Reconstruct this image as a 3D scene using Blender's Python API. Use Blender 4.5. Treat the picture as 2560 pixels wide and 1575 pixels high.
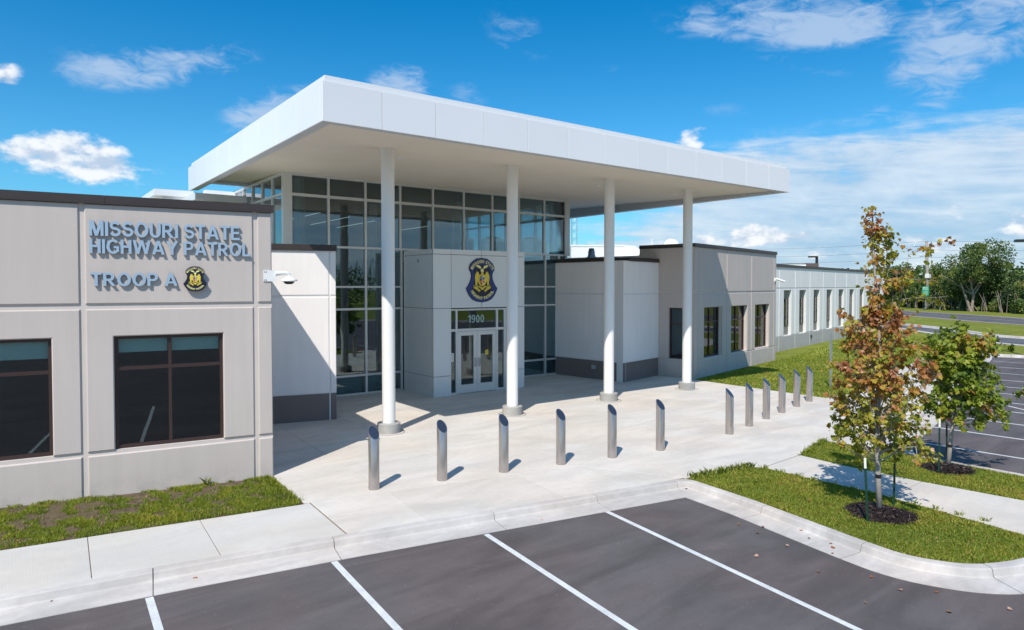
import bpy, bmesh, math, random
from mathutils import Vector, Matrix, noise as mnoise
from mathutils.geometry import delaunay_2d_cdt, tessellate_polygon
R = math.radians
random.seed(7)
for o in list(bpy.data.objects): bpy.data.objects.remove(o)
SC = bpy.context.scene
COL = SC.collection

# ------------------------------------------------------------------ camera
F_PX, W_PX, H_PX = 1672.0, 2560.0, 1575.0
PITCH, AZ, CAM_H = R(1.4), R(53.0), 3.7
cd = bpy.data.cameras.new('camera'); cam = bpy.data.objects.new('camera', cd); COL.objects.link(cam)
cd.sensor_fit = 'HORIZONTAL'; cd.sensor_width = 36.0; cd.lens = 36.0 * F_PX / W_PX
cd.clip_start = 0.1; cd.clip_end = 4000
PY = 715 + F_PX * math.tan(PITCH)                 # image row of the optical axis
cd.shift_x = 0.0; cd.shift_y = -(H_PX / 2 - PY) / W_PX
cam.location = (0, 0, CAM_H)
cam.rotation_euler = (R(90) - PITCH, 0, AZ - R(90))
SC.camera = cam

# ------------------------------------------------------------------ view, sun, sky
SC.view_settings.view_transform = 'Standard'; SC.view_settings.look = 'None'
SC.view_settings.gamma = 1.0; SC.view_settings.use_curve_mapping = False
SC.view_settings.exposure = 0.16
SC.render.engine = 'CYCLES'
SUN_AZ, SUN_EL = R(180 + 34.0), R(50.5)           # where the sun stands, measured from +X
sd = bpy.data.lights.new('sun', 'SUN'); sd.energy = 4.5; sd.angle = R(0.5); sd.color = (1.0, 0.925, 0.83)
sun = bpy.data.objects.new('sun', sd); COL.objects.link(sun)
sv = Vector((math.cos(SUN_AZ) * math.cos(SUN_EL), math.sin(SUN_AZ) * math.cos(SUN_EL), math.sin(SUN_EL)))
sun.rotation_euler = sv.to_track_quat('Z', 'Y').to_euler(); sun.location = sv * 50

class NT:
    """small helper for node trees"""
    def __init__(s, nt): s.nt = nt; s.n = nt.nodes; s.l = nt.links
    def new(s, t, **k):
        n = s.n.new(t)
        for a, b in k.items(): setattr(n, a, b)
        return n
    def put(s, sock, v):
        if hasattr(v, 'links') or hasattr(v, 'is_output'): s.l.new(v, sock)
        elif v is not None: sock.default_value = v
    def m(s, op, a, b=None, c=None, clamp=False):
        n = s.new('ShaderNodeMath', operation=op); n.use_clamp = clamp
        for i, v in enumerate((a, b, c)):
            if v is not None: s.put(n.inputs[i], v)
        return n.outputs[0]
    def vec(s, x, y, z):
        n = s.new('ShaderNodeCombineXYZ'); s.put(n.inputs[0], x); s.put(n.inputs[1], y); s.put(n.inputs[2], z); return n.outputs[0]
    def vm(s, op, a, b):
        n = s.new('ShaderNodeVectorMath', operation=op); s.put(n.inputs[0], a); s.put(n.inputs[1], b); return n.outputs[0]
    def noise(s, v, scale, detail=4, rough=0.55, dist=0.0, col=False):
        n = s.new('ShaderNodeTexNoise'); s.put(n.inputs['Vector'], v); n.inputs['Scale'].default_value = scale
        n.inputs['Detail'].default_value = detail; n.inputs['Roughness'].default_value = rough
        n.inputs['Distortion'].default_value = dist
        return n.outputs['Color' if col else 'Fac']
    def ramp(s, v, lo, hi, a=0.0, b=1.0, smooth=True):
        n = s.new('ShaderNodeMapRange'); n.interpolation_type = 'SMOOTHSTEP' if smooth else 'LINEAR'
        s.put(n.inputs['Value'], v); n.inputs['From Min'].default_value = lo; n.inputs['From Max'].default_value = hi
        n.inputs['To Min'].default_value = a; n.inputs['To Max'].default_value = b; return n.outputs[0]
    def mix(s, f, a, b, kind='MIX'):
        n = s.new('ShaderNodeMix', data_type='RGBA', blend_type=kind); s.put(n.inputs[0], f)
        for i, v in ((6, a), (7, b)):
            if isinstance(v, tuple): v = (v + (1.0,))[:4]
            s.put(n.inputs[i], v)
        return n.outputs[2]

SC.world = bpy.data.worlds.new('World'); SC.world.use_nodes = True
w = NT(SC.world.node_tree); w.n.clear()
wout = w.new('ShaderNodeOutputWorld'); bg = w.new('ShaderNodeBackground'); w.l.new(bg.outputs[0], wout.inputs[0])
SKY_S = 0.14
bg.inputs['Strength'].default_value = SKY_S
sky = w.new('ShaderNodeTexSky', sky_type='NISHITA'); sky.sun_disc = False
sky.sun_elevation = SUN_EL; sky.sun_rotation = R(90) - SUN_AZ
sky.altitude = 200; sky.air_density = 1.0; sky.dust_density = 0.6; sky.ozone_density = 2.5
hs = w.new('ShaderNodeHueSaturation'); hs.inputs['Saturation'].default_value = 1.25; hs.inputs['Value'].default_value = 1.0
w.l.new(sky.outputs[0], hs.inputs['Color'])
tint = w.mix(1.0, hs.outputs[0], (0.73, 1.01, 1.05), 'MULTIPLY')
tc = w.new('ShaderNodeTexCoord'); sp = w.new('ShaderNodeSeparateXYZ'); w.l.new(tc.outputs['Generated'], sp.inputs[0])
dx, dy, dz = sp.outputs
az = w.m('MULTIPLY', w.m('ARCTAN2', dy, dx), 180 / math.pi)
el = w.m('MULTIPLY', w.m('ARCSINE', dz), 180 / math.pi)
low_t = w.mix(1.0, tint, (0.50, 0.70, 0.84), 'MULTIPLY'); mid_t = w.mix(1.0, tint, (0.56, 0.88, 0.94), 'MULTIPLY')
base = w.mix(w.ramp(el, 1, 11, 0, 1), low_t, mid_t)
base = w.mix(w.ramp(el, 8, 27, 0, 1), base, w.mix(1.0, tint, (0.02, 0.80, 0.93), 'MULTIPLY'))
base = w.mix(w.ramp(el, 30, 60, 0, 1), base, w.mix(1.0, tint, (0.55, 0.90, 1.0), 'MULTIPLY'))
def blob(a, e, ra, re, rot=0.0, amp=1.0):
    A = w.m('SUBTRACT', az, a); E = w.m('SUBTRACT', el, e)
    c, s_ = math.cos(R(rot)), math.sin(R(rot))
    u = w.m('ADD', w.m('MULTIPLY', A, c), w.m('MULTIPLY', E, s_)); v = w.m('SUBTRACT', w.m('MULTIPLY', E, c), w.m('MULTIPLY', A, s_))
    q = w.m('ADD', w.m('POWER', w.m('ABSOLUTE', w.m('DIVIDE', u, ra)), 2.0), w.m('POWER', w.m('ABSOLUTE', w.m('DIVIDE', v, re)), 2.0))
    return w.m('MULTIPLY', w.m('SUBTRACT', 1.0, q, clamp=True), amp)
def addall(L):
    r = L[0]
    for x in L[1:]: r = w.m('ADD', r, x)
    return r
# puffy cumulus low over the horizon, and a few single clouds
pv = w.vec(w.m('MULTIPLY', az, 0.10), w.m('MULTIPLY', el, 0.17), 3.1)
nb = w.noise(pv, 3.2, 9, 0.56)
nb2 = w.noise(w.vec(w.m('MULTIPLY', w.m('SUBTRACT', az, 0.35), 0.10), w.m('MULTIPLY', w.m('ADD', el, 0.5), 0.17), 3.1), 3.2, 6, 0.56)
cum = addall([blob(86.6, 9.2, 5.2, 2.3, 0, 1.1), blob(82.8, 8.2, 3.6, 1.2, 0, 0.7), blob(92.2, 14.4, 3.6, 2.8, 0, 0.8),
              blob(33.5, 4.1, 3.4, 1.3, 0, 1.05), blob(30.5, 3.6, 2.0, .9, 0, .6), blob(38.5, 3.3, 4.2, 1.0, 0, .8), blob(37.9, 11.8, 1.9, 1.5, 0, 1.0), blob(14.0, 3.6, 7.0, 1.3, 18, .95), blob(47.5, 3.6, 2.5, .9, 0, .5), blob(22.5, 3.0, 3.4, .9, 0, .55), blob(26.5, 2.6, 3.5, .8, 0, .5)])
low = w.m('MULTIPLY', w.ramp(el, 9.0, 1.5), w.ramp(az, 62, 34, 0, .18))
dc = w.ramp(w.m('ADD', w.m('ADD', w.m('MULTIPLY', w.m('SUBTRACT', nb, 0.5), 3.4), cum), low), 0.40, 1.02)
dc = w.m('MULTIPLY', dc, w.ramp(w.m('ADD', cum, low), 0.0, 0.42))
dc = w.m('MULTIPLY', dc, 0.92)
# streaky high cloud
sv1 = w.vec(w.m('MULTIPLY', az, 0.045), w.m('ADD', w.m('MULTIPLY', el, 0.30), w.m('MULTIPLY', az, -0.02)), 8.3)
ns = w.m('ADD', w.m('MULTIPLY', w.noise(sv1, 2.6, 9, 0.58, 0.35), .6), w.m('MULTIPLY', w.noise(pv, 1.8, 8, 0.6, .4), .4))
pv2 = w.vec(w.m('ADD', w.m('MULTIPLY', az, 0.085), w.m('MULTIPLY', el, -.03)), w.m('MULTIPLY', el, 0.20), 20.7)
nw = w.m('ADD', w.m('MULTIPLY', w.noise(pv2, 1.7, 4, 0.5, 0.3), .55), w.m('MULTIPLY', w.noise(pv2, 5.2, 9, 0.62, 0.9), .45))
hi = addall([w.m('MULTIPLY', w.ramp(az, 56, 28), w.ramp(el, 14.5, 8.0, 0, .78)), w.m('MULTIPLY', w.ramp(az, 62, 40), w.ramp(el, 6.5, 1.5, 0, .30)), w.m('MULTIPLY', w.ramp(az, 105, 135), w.ramp(el, 24, 10, 0, .60)), w.m('MULTIPLY', w.ramp(az, 0, -30), w.ramp(el, 24, 10, 0, .60))])
ds = w.ramp(w.m('ADD', w.m('MULTIPLY', w.m('SUBTRACT', ns, 0.5), 2.4), hi), 0.16, 0.74, 0, 0.86)
ds = w.m('MULTIPLY', ds, w.ramp(hi, 0.0, 0.45))
wi = addall([blob(80.5, 16.2, 8.0, 2.0, -13, 1.15), blob(71.0, 13.8, 6.5, 2.4, -12, 1.15), blob(85, 17.2, 4, .7, -22, .35), blob(62.3, 16.6, 3.6, 1.7, 0, 1.0), blob(56.8, 15.8, 2.4, 1.2, 15, .55), blob(52.5, 20.3, 3.8, 2.6, 20, .50),
             blob(76, 24, 8, 1.7, 0, .45), blob(28.5, 16.2, 3.0, .8, 8, .5), blob(17.5, 18.0, 8.0, 4.2, -30, .85), blob(29, 20.5, 11, 3.6, 10, .40), blob(20, 14.0, 5, 1.8, 20, .5), blob(33.5, 17.5, 4, 1.0, 10, .42), blob(38, 20.5, 5, 1.5, 12, .5), blob(44, 17.5, 2.5, .8, 0, .35), blob(26, 19, 5, 1.5, 0, .45), blob(35, 14, 3, .7, 0, .35), blob(24.5, 12.6, 5.0, .9, 0, .6), blob(31.0, 20.0, 9, 2.4, 12, .55), blob(22, 21.5, 8, 2.2, 0, .5)])
dw = w.ramp(w.m('ADD', w.m('MULTIPLY', w.m('SUBTRACT', nw, 0.5), 5.6), wi), 0.22, 1.45, 0, 0.74)
dw = w.m('MULTIPLY', dw, w.ramp(wi, 0.0, 0.75))
lit = w.ramp(w.m('SUBTRACT', nb, nb2), -0.12, 0.10)
ccol = w.mix(lit, (3.5, 4.2, 5.2), (6.4, 6.5, 6.6))
hcol = w.mix(w.ramp(ns, .35, .7), (2.6, 3.7, 5.0), (5.0, 5.5, 6.0))
s1 = w.mix(dw, base, (3.3, 4.2, 5.5)); s2 = w.mix(ds, s1, hcol); s3 = w.mix(dc, s2, ccol)
w.l.new(s3, bg.inputs['Color'])

# ------------------------------------------------------------------ materials
MATS = {}
def mat(name, col, rough=0.6, metal=0.0, var=0.0, vscale=2.0, bump=0.0, bscale=60.0, objvar=0.0, spec=0.5, fine=0.0, fscale=90.0, coord='pos'):
    if name in MATS: return MATS[name]
    m = bpy.data.materials.new(name); m.use_nodes = True; t = NT(m.node_tree)
    b = t.n['Principled BSDF']; b.inputs['Roughness'].default_value = rough; b.inputs['Metallic'].default_value = metal
    b.inputs['Specular IOR Level'].default_value = spec
    g = t.new('ShaderNodeNewGeometry').outputs['Position']
    c = tuple(col) + (1.0,)
    out = None
    if name in ('tan_precast', 'white_precast', 'far_wing_base'):
        mp = t.new('ShaderNodeMapping'); t.put(mp.inputs[0], g); mp.inputs['Scale'].default_value = (5, 5, .35)
        out = t.ramp(t.noise(mp.outputs[0], 1.0, 5, .6), .3, .72, .955, 1.025, False)
        sz_ = t.new('ShaderNodeSeparateXYZ'); t.put(sz_.inputs[0], g); gr = t.m('MULTIPLY', t.ramp(sz_.outputs[2], .45, .0), t.ramp(t.noise(g, 3.0, 5, .7), .40, .62, 0, .13)); out = t.m('MULTIPLY', out, t.m('SUBTRACT', 1.0, gr))
    if var:
        n = t.noise(g, vscale, 5, 0.6)
        k = t.ramp(n, 0.25, 0.75, 1 - var, 1 + var, False)
        out = k if out is None else t.m('MULTIPLY', out, k)
    if fine:
        n = t.noise(g, fscale, 3, 0.7); k = t.ramp(n, 0.3, 0.7, 1 - fine, 1 + fine, False)
        out = k if out is None else t.m('MULTIPLY', out, k)
    if objvar:
        oi = t.new('ShaderNodeObjectInfo').outputs['Random']; k = t.ramp(oi, 0, 1, 1 - objvar, 1 + objvar, False)
        out = k if out is None else t.m('MULTIPLY', out, k)
    if out is not None:
        cc = t.new('ShaderNodeCombineColor')
        for i in range(3): t.put(cc.inputs[i], out)
        t.put(b.inputs['Base Color'], t.mix(1.0, c, cc.outputs[0], 'MULTIPLY'))
    else: b.inputs['Base Color'].default_value = c
    if bump:
        bn = t.new('ShaderNodeBump'); bn.inputs['Strength'].default_value = bump; bn.inputs['Distance'].default_value = 0.01
        t.put(bn.inputs['Height'], t.noise(g, bscale, 4, 0.6)); t.l.new(bn.outputs[0], b.inputs['Normal'])
    MATS[name] = m; return m

TAN = mat('tan_precast', (0.555, 0.492, 0.452), .85, var=.035, vscale=.8, fine=.03, fscale=140, bump=.12, bscale=130, spec=.25)
TANL = mat('tan_joint', (0.60, 0.535, 0.49), .85, var=.05, vscale=3, spec=.25)
WHT = mat('white_precast', (0.88, 0.85, 0.835), .8, var=.025, vscale=.9, fine=.02, bump=.10, bscale=130, spec=.25)
WHTJ = mat('white_joint', (0.72, 0.72, 0.71), .8, spec=.25)
PLN = mat('dark_plinth', (0.215, 0.175, 0.16), .85, var=.05, vscale=1.2, fine=.03, bump=.1, spec=.25)
FWT = mat('far_wing_base', (0.50, 0.475, 0.455), .85, var=.03, spec=.25)
INF = mat('tan_infill', (0.28, 0.25, 0.225), .85, spec=.25)
BRN = mat('bronze_coping', (0.060, 0.045, 0.041), .42, .3, var=.06, vscale=1.5)
FRM = mat('bronze_window_frame', (0.062, 0.036, 0.032), .38, .3)
ALU = mat('aluminium_frame', (0.66, 0.67, 0.66), .42, .35)
ALP = mat('white_metal_panel', (0.87, 0.86, 0.86), .36, .15, var=.012, vscale=.6, objvar=.012)
VSP = mat('grey_metal_panel', (0.72, 0.75, 0.76), .34, .2, var=.012, vscale=.6, objvar=.012)
DRK = mat('dark_joint_and_shadow', (0.03, 0.032, 0.035), .8)
SOF = mat('soffit_plaster', (0.78, 0.70, 0.59), .9, var=.03, vscale=.7, fine=.04, fscale=25, bump=.15, bscale=40, spec=.2)
CLM = mat('white_column_paint', (0.80, 0.79, 0.76), .38, 0)
STL = mat('letter_metal', (0.40, 0.52, 0.64), .35, .25)  # blue of the reflected sky is put into the base colour
STLS = mat('letter_return', (0.20, 0.19, 0.20), .45, .2)
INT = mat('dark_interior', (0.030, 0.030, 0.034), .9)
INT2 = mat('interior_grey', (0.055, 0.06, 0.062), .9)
BLD = mat('teal_blind', (0.90, 0.97, 0.92), .8)
ROOF = mat('white_roof_membrane', (0.72, 0.72, 0.70), .7, var=.04)
BLK = mat('black_plastic', (0.012, 0.012, 0.014), .4)
WPL = mat('white_plastic', (0.82, 0.82, 0.80), .35)
GAL = mat('galvanised_steel', (0.42, 0.46, 0.48), .4, .7, var=.08, vscale=6)
HVG = mat('grey_plant_metal', (0.42, 0.44, 0.45), .5, .2)
HVW = mat('white_plant_metal', (0.80, 0.80, 0.76), .5, 0)
NAV = mat('emblem_navy', (0.012, 0.012, 0.035), .4)
BLU = mat('emblem_blue', (0.022, 0.045, 0.20), .4)
YEL = mat('emblem_yellow', (0.78, 0.60, 0.06), .45)
YEL2 = mat('emblem_cream', (0.86, 0.80, 0.32), .5)
RED = mat('emblem_red', (0.45, 0.03, 0.02), .45)
LBL = mat('emblem_white', (0.8, 0.8, 0.7), .45)
GRN = mat('stake_green', (0.008, 0.045, 0.028), .5)
ORG = mat('orange_plastic', (0.85, 0.12, 0.02), .5)
SGN = mat('sign_green', (0.0, 0.30, 0.20), .45)
WOOD = mat('weathered_wood', (0.30, 0.27, 0.24), .9, var=.2, vscale=1.5)
PNT = None

def concrete(name, col, stain=0.10, broom=0.0, objvar=.035):
    m = bpy.data.materials.new(name); m.use_nodes = True; t = NT(m.node_tree); b = t.n['Principled BSDF']
    b.inputs['Roughness'].default_value = .82; b.inputs['Specular IOR Level'].default_value = .25
    g = t.new('ShaderNodeNewGeometry').outputs['Position']
    mp = t.new('ShaderNodeMapping'); t.put(mp.inputs[0], g); mp.inputs['Rotation'].default_value = (0, 0, R(-10)); mp.inputs['Scale'].default_value = (0.6, 1.6, 1)
    a = t.ramp(t.noise(mp.outputs[0], .9, 7, .62, .5), .30, .72, 1 - stain, 1 + stain * .6)
    c = t.ramp(t.noise(g, 7.0, 5, .65), .3, .75, 1 - stain * .35, 1 + stain * .35, False)
    f = t.ramp(t.noise(g, 120, 2, .7), .3, .7, .96, 1.04, False)
    o = t.ramp(t.new('ShaderNodeObjectInfo').outputs['Random'], 0, 1, 1 - objvar, 1 + objvar, False)
    k = t.m('MULTIPLY', t.m('MULTIPLY', a, c), t.m('MULTIPLY', f, o))
    dk = t.ramp(t.noise(g, 2.3, 6, .7, 1.0), .66, .80, 0, .16)          # small darker stains
    k = t.m('MULTIPLY', k, t.m('SUBTRACT', 1.0, dk))
    cc = t.new('ShaderNodeCombineColor')
    for i in range(3): t.put(cc.inputs[i], k)
    warm = t.mix(t.ramp(t.noise(g, .45, 3, .5), .35, .65), tuple(col), (col[0] * 1.03, col[1] * .985, col[2] * .94))
    t.put(b.inputs['Base Color'], t.mix(1.0, warm, cc.outputs[0], 'MULTIPLY'))
    bn = t.new('ShaderNodeBump'); bn.inputs['Strength'].default_value = .18; bn.inputs['Distance'].default_value = .006
    h = t.noise(g, 150, 3, .7)
    if broom:
        mp2 = t.new('ShaderNodeMapping'); t.put(mp2.inputs[0], g); mp2.inputs['Rotation'].default_value = (0, 0, R(10)); mp2.inputs['Scale'].default_value = (60, 1.2, 1)
        h = t.m('ADD', h, t.m('MULTIPLY', t.noise(mp2.outputs[0], 1.0, 3, .6), broom))
    t.put(bn.inputs['Height'], h); t.l.new(bn.outputs[0], b.inputs['Normal'])
    MATS[name] = m; return m
CON = concrete('pale_plaza_concrete', (0.59, 0.562, 0.525), .12)
CONB = concrete('broomed_sidewalk_concrete', (0.56, 0.545, 0.515), .08, 2.5)
KRB = concrete('kerb_concrete', (0.53, 0.505, 0.485), .20)
PED = concrete('grey_pedestal_concrete', (0.36, 0.36, 0.345), .22)

def asphalt(name, col, lotz=True):
    m = bpy.data.materials.new(name); m.use_nodes = True; t = NT(m.node_tree); b = t.n['Principled BSDF']
    b.inputs['Roughness'].default_value = .75; b.inputs['Specular IOR Level'].default_value = .35
    g = t.new('ShaderNodeNewGeometry').outputs['Position']
    mp = t.new('ShaderNodeMapping'); t.put(mp.inputs[0], g); mp.inputs['Rotation'].default_value = (0, 0, R(12)); mp.inputs['Scale'].default_value = (0.35, 1.5, 1)
    a = t.ramp(t.noise(mp.outputs[0], .9, 6, .6, .8), .3, .7, .78, 1.24)
    f = t.ramp(t.noise(g, 230, 2, .8), .3, .72, .66, 1.38, False)
    c2 = t.ramp(t.noise(g, 1.7, 5, .6), .3, .7, .93, 1.07, False)
    k = t.m('MULTIPLY', t.m('MULTIPLY', a, f), c2)
    sp_ = t.ramp(t.noise(g, 42, 2, .5), .735, .77, 0, 2.2)              # pale chips
    dust = t.m('MULTIPLY', t.ramp(t.noise(g, 2.6, 8, .72, 1.6), .60, .78), .55)
    mp3 = t.new('ShaderNodeMapping'); t.put(mp3.inputs[0], g); mp3.inputs['Rotation'].default_value = (0, 0, R(28)); mp3.inputs['Scale'].default_value = (0.5, 9, 1)
    scuff = t.m('MULTIPLY', t.ramp(t.noise(mp3.outputs[0], 1.6, 4, .6, .2), .70, .76), t.ramp(t.noise(g, 1.1, 2, .5), .52, .62, 0, .55))
    k = t.m('ADD', k, t.m('ADD', t.m('ADD', sp_, scuff), dust))
    cc = t.new('ShaderNodeCombineColor')
    for i in range(3): t.put(cc.inputs[i], k)
    hue = t.mix(t.ramp(t.noise(g, .5, 3, .5), .38, .62), tuple(col), (col[0] * .9, col[1] * .98, col[2] * 1.0))
    t.put(b.inputs['Base Color'], t.mix(1.0, hue, cc.outputs[0], 'MULTIPLY'))
    bn = t.new('ShaderNodeBump'); bn.inputs['Strength'].default_value = .5; bn.inputs['Distance'].default_value = .006
    t.put(bn.inputs['Height'], t.noise(g, 160, 3, .75)); t.l.new(bn.outputs[0], b.inputs['Normal'])
    MATS[name] = m; return m
ASP = asphalt('purple_grey_asphalt', (0.114, 0.095, 0.094))
RDA = asphalt('road_asphalt', (0.115, 0.11, 0.115))

def paint(name, col):
    m = bpy.data.materials.new(name); m.use_nodes = True; t = NT(m.node_tree); b = t.n['Principled BSDF']; b.inputs['Roughness'].default_value = .6
    g = t.new('ShaderNodeNewGeometry').outputs['Position']
    k = t.m('MULTIPLY', t.ramp(t.noise(g, 60, 4, .7), .3, .62, .80, 1.0), t.ramp(t.noise(g, 4, 6, .7, .5), .3, .62, .80, 1.0))
    cc = t.new('ShaderNodeCombineColor')
    for i in range(3): t.put(cc.inputs[i], k)
    t.put(b.inputs['Base Color'], t.mix(1.0, tuple(col), cc.outputs[0], 'MULTIPLY')); MATS[name] = m; return m
PNT = paint('white_line_paint', (0.72, 0.74, 0.74)); PNY = paint('yellow_line_paint', (0.72, 0.42, 0.12))

def glassmat(name, tintc, refl=1.0, wav=.02):
    m = bpy.data.materials.new(name); m.use_nodes = True; t = NT(m.node_tree); t.n.clear()
    o = t.new('ShaderNodeOutputMaterial'); tr = t.new('ShaderNodeBsdfTransparent'); gl = t.new('ShaderNodeBsdfGlossy'); mx = t.new('ShaderNodeMixShader')
    tr.inputs[0].default_value = tuple(tintc) + (1,); gl.inputs['Roughness'].default_value = 0.0; gl.inputs['Color'].default_value = (.92, .97, 1, 1)
    fr = t.new('ShaderNodeFresnel'); fr.inputs['IOR'].default_value = 1.5
    g = t.new('ShaderNodeNewGeometry').outputs['Position']
    bn = t.new('ShaderNodeBump'); bn.inputs['Strength'].default_value = wav; bn.inputs['Distance'].default_value = .25
    t.put(bn.inputs['Height'], t.noise(g, .9, 2, .5)); t.l.new(bn.outputs[0], gl.inputs['Normal'])
    t.put(mx.inputs[0], t.m('ADD', t.m('MULTIPLY', fr.outputs[0], 1.6 * refl), .015 * refl, clamp=True))
    t.l.new(tr.outputs[0], mx.inputs[1]); t.l.new(gl.outputs[0], mx.inputs[2]); t.l.new(mx.outputs[0], o.inputs[0])
    MATS[name] = m; return m
GLO = glassmat('office_glass', (.74, .84, .83), .75, .008)
GLL = glassmat('lobby_glass', (.60, .78, .81), 1.25, .008)
GLS = glassmat('side_glass', (.84, .96, .98), .5, .006)

def emat(name, col, st):
    m = bpy.data.materials.new(name); m.use_nodes = True; t = NT(m.node_tree); t.n.clear()
    o = t.new('ShaderNodeOutputMaterial'); e = t.new('ShaderNodeEmission'); e.inputs[0].default_value = tuple(col) + (1,); e.inputs[1].default_value = st
    t.l.new(e.outputs[0], o.inputs[0]); return m
LAMP = emat('lit_strip', (1, .96, .88), .5)

def brushed():
    m = bpy.data.materials.new('brushed_stainless'); m.use_nodes = True; t = NT(m.node_tree); b = t.n['Principled BSDF']
    b.inputs['Metallic'].default_value = .72; b.inputs['Roughness'].default_value = .24
    tcn = t.new('ShaderNodeTexCoord').outputs['Object']; sp_ = t.new('ShaderNodeMapping'); t.put(sp_.inputs[0], tcn); sp_.inputs['Scale'].default_value = (1, 1, 90)
    k = t.ramp(t.noise(sp_.outputs[0], 2.0, 3, .6), .3, .7, 0, 1, False)
    t.put(b.inputs['Base Color'], t.mix(k, (0.43, 0.39, 0.37), (0.45, 0.41, 0.39))); t.put(b.inputs['Roughness'], t.ramp(k, 0, 1, .20, .24, False))
    MATS['brushed'] = m; return m
SST = brushed()
SSB = mat('polished_cap', (0.13, 0.15, 0.18), .30, .8)

def leafmat(name, stops, trans=.35):
    m = bpy.data.materials.new(name); m.use_nodes = True; t = NT(m.node_tree); t.n.clear()
    o = t.new('ShaderNodeOutputMaterial'); at = t.new('ShaderNodeAttribute'); at.attribute_name = 'tone'
    rp = t.new('ShaderNodeValToRGB'); cr = rp.color_ramp
    cr.elements[0].position = stops[0][0]; cr.elements[0].color = stops[0][1] + (1,)
    cr.elements[1].position = stops[-1][0]; cr.elements[1].color = stops[-1][1] + (1,)
    for p, c in stops[1:-1]:
        e = cr.elements.new(p); e.color = c + (1,)
    t.l.new(at.outputs['Fac'], rp.inputs[0])
    b = t.new('ShaderNodeBsdfPrincipled'); b.inputs['Roughness'].default_value = .5; b.inputs['Specular IOR Level'].default_value = .35
    t.l.new(rp.outputs[0], b.inputs['Base Color'])
    tl = t.new('ShaderNodeBsdfTranslucent'); t.put(tl.inputs[0], t.mix(1.0, rp.outputs[0], (1.5, 1.55, .7), 'MULTIPLY'))
    mx = t.new('ShaderNodeMixShader'); mx.inputs[0].default_value = trans
    t.l.new(b.outputs[0], mx.inputs[1]); t.l.new(tl.outputs[0], mx.inputs[2]); t.l.new(mx.outputs[0], o.inputs[0])
    MATS[name] = m; return m
GRS = leafmat('grass_blades', [(0, (0.116, 0.170, 0.032)), (.35, (0.259, 0.332, 0.047)), (.7, (0.442, 0.448, 0.074)), (.9, (0.675, 0.519, 0.188)), (1, (0.779, 0.376, 0.267))], .4)
LF1 = leafmat('autumn_maple_leaves', [(0, (0.186, 0.213, 0.021)), (.28, (0.356, 0.334, 0.036)), (.46, (0.405, 0.256, 0.046)), (.62, (0.373, 0.149, 0.042)), (.82, (0.243, 0.078, 0.036)), (1, (0.648, 0.398, 0.260))], .3)
LF2 = leafmat('green_maple_leaves', [(0, (0.085, 0.138, 0.016)), (.35, (0.178, 0.239, 0.023)), (.7, (0.326, 0.348, 0.036)), (.88, (0.419, 0.232, 0.046)), (1, (0.372, 0.123, 0.046))], .3)
LFB = leafmat('background_leaves', [(0, (0.030, 0.058, 0.022)), (.4, (0.076, 0.129, 0.032)), (.75, (0.140, 0.198, 0.040)), (1, (0.281, 0.229, 0.072))], .15)
LFC = leafmat('conifer_leaves', [(0, (0.025, 0.055, 0.025)), (.6, (0.058, 0.104, 0.043)), (1, (0.104, 0.156, 0.054))], .1)
MUL = leafmat('mulch_chips', [(0, (0.010, 0.007, 0.007)), (.6, (0.035, 0.021, 0.020)), (.92, (0.075, 0.05, 0.045)), (1, (0.22, 0.16, 0.13))], .0)
BARK = mat('pale_bark', (0.34, 0.31, 0.285), .9, var=.22, vscale=14, bump=.5, bscale=60)
BARKD = mat('dark_bark', (0.10, 0.085, 0.075), .9, var=.2, vscale=3)
BARKL = mat('light_dead_bark', (0.30, 0.25, 0.21), .9, var=.2, vscale=1)

def groundmat(name, c1, c2, c3):
    m = bpy.data.materials.new(name); m.use_nodes = True; t = NT(m.node_tree); b = t.n['Principled BSDF']; b.inputs['Roughness'].default_value = .95; b.inputs['Specular IOR Level'].default_value = .1
    g = t.new('ShaderNodeNewGeometry').outputs['Position']
    a = t.ramp(t.noise(g, .35, 6, .62, .5), .35, .68); f = t.ramp(t.noise(g, 9, 6, .75), .25, .78)
    c = t.mix(f, c1, c2); c = t.mix(t.m('MULTIPLY', a, .55), c, c3)
    k = t.ramp(t.noise(g, 45, 4, .8), .2, .8, .62, 1.38, False); cc = t.new('ShaderNodeCombineColor')
    for i in range(3): t.put(cc.inputs[i], k)
    t.put(b.inputs['Base Color'], t.mix(1.0, c, cc.outputs[0], 'MULTIPLY'))
    bn = t.new('ShaderNodeBump'); bn.inputs['Strength'].default_value = .9; bn.inputs['Distance'].default_value = .05
    t.put(bn.inputs['Height'], t.noise(g, 30, 5, .8)); t.l.new(bn.outputs[0], b.inputs['Normal']); MATS[name] = m; return m
LAWN = groundmat('lawn_turf', (0.10, 0.13, 0.02), (0.235, 0.27, 0.04), (0.28, 0.29, 0.06))
SOIL = groundmat('bare_soil', (0.10, 0.065, 0.048), (0.27, 0.20, 0.14), (0.16, 0.13, 0.07))

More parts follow.
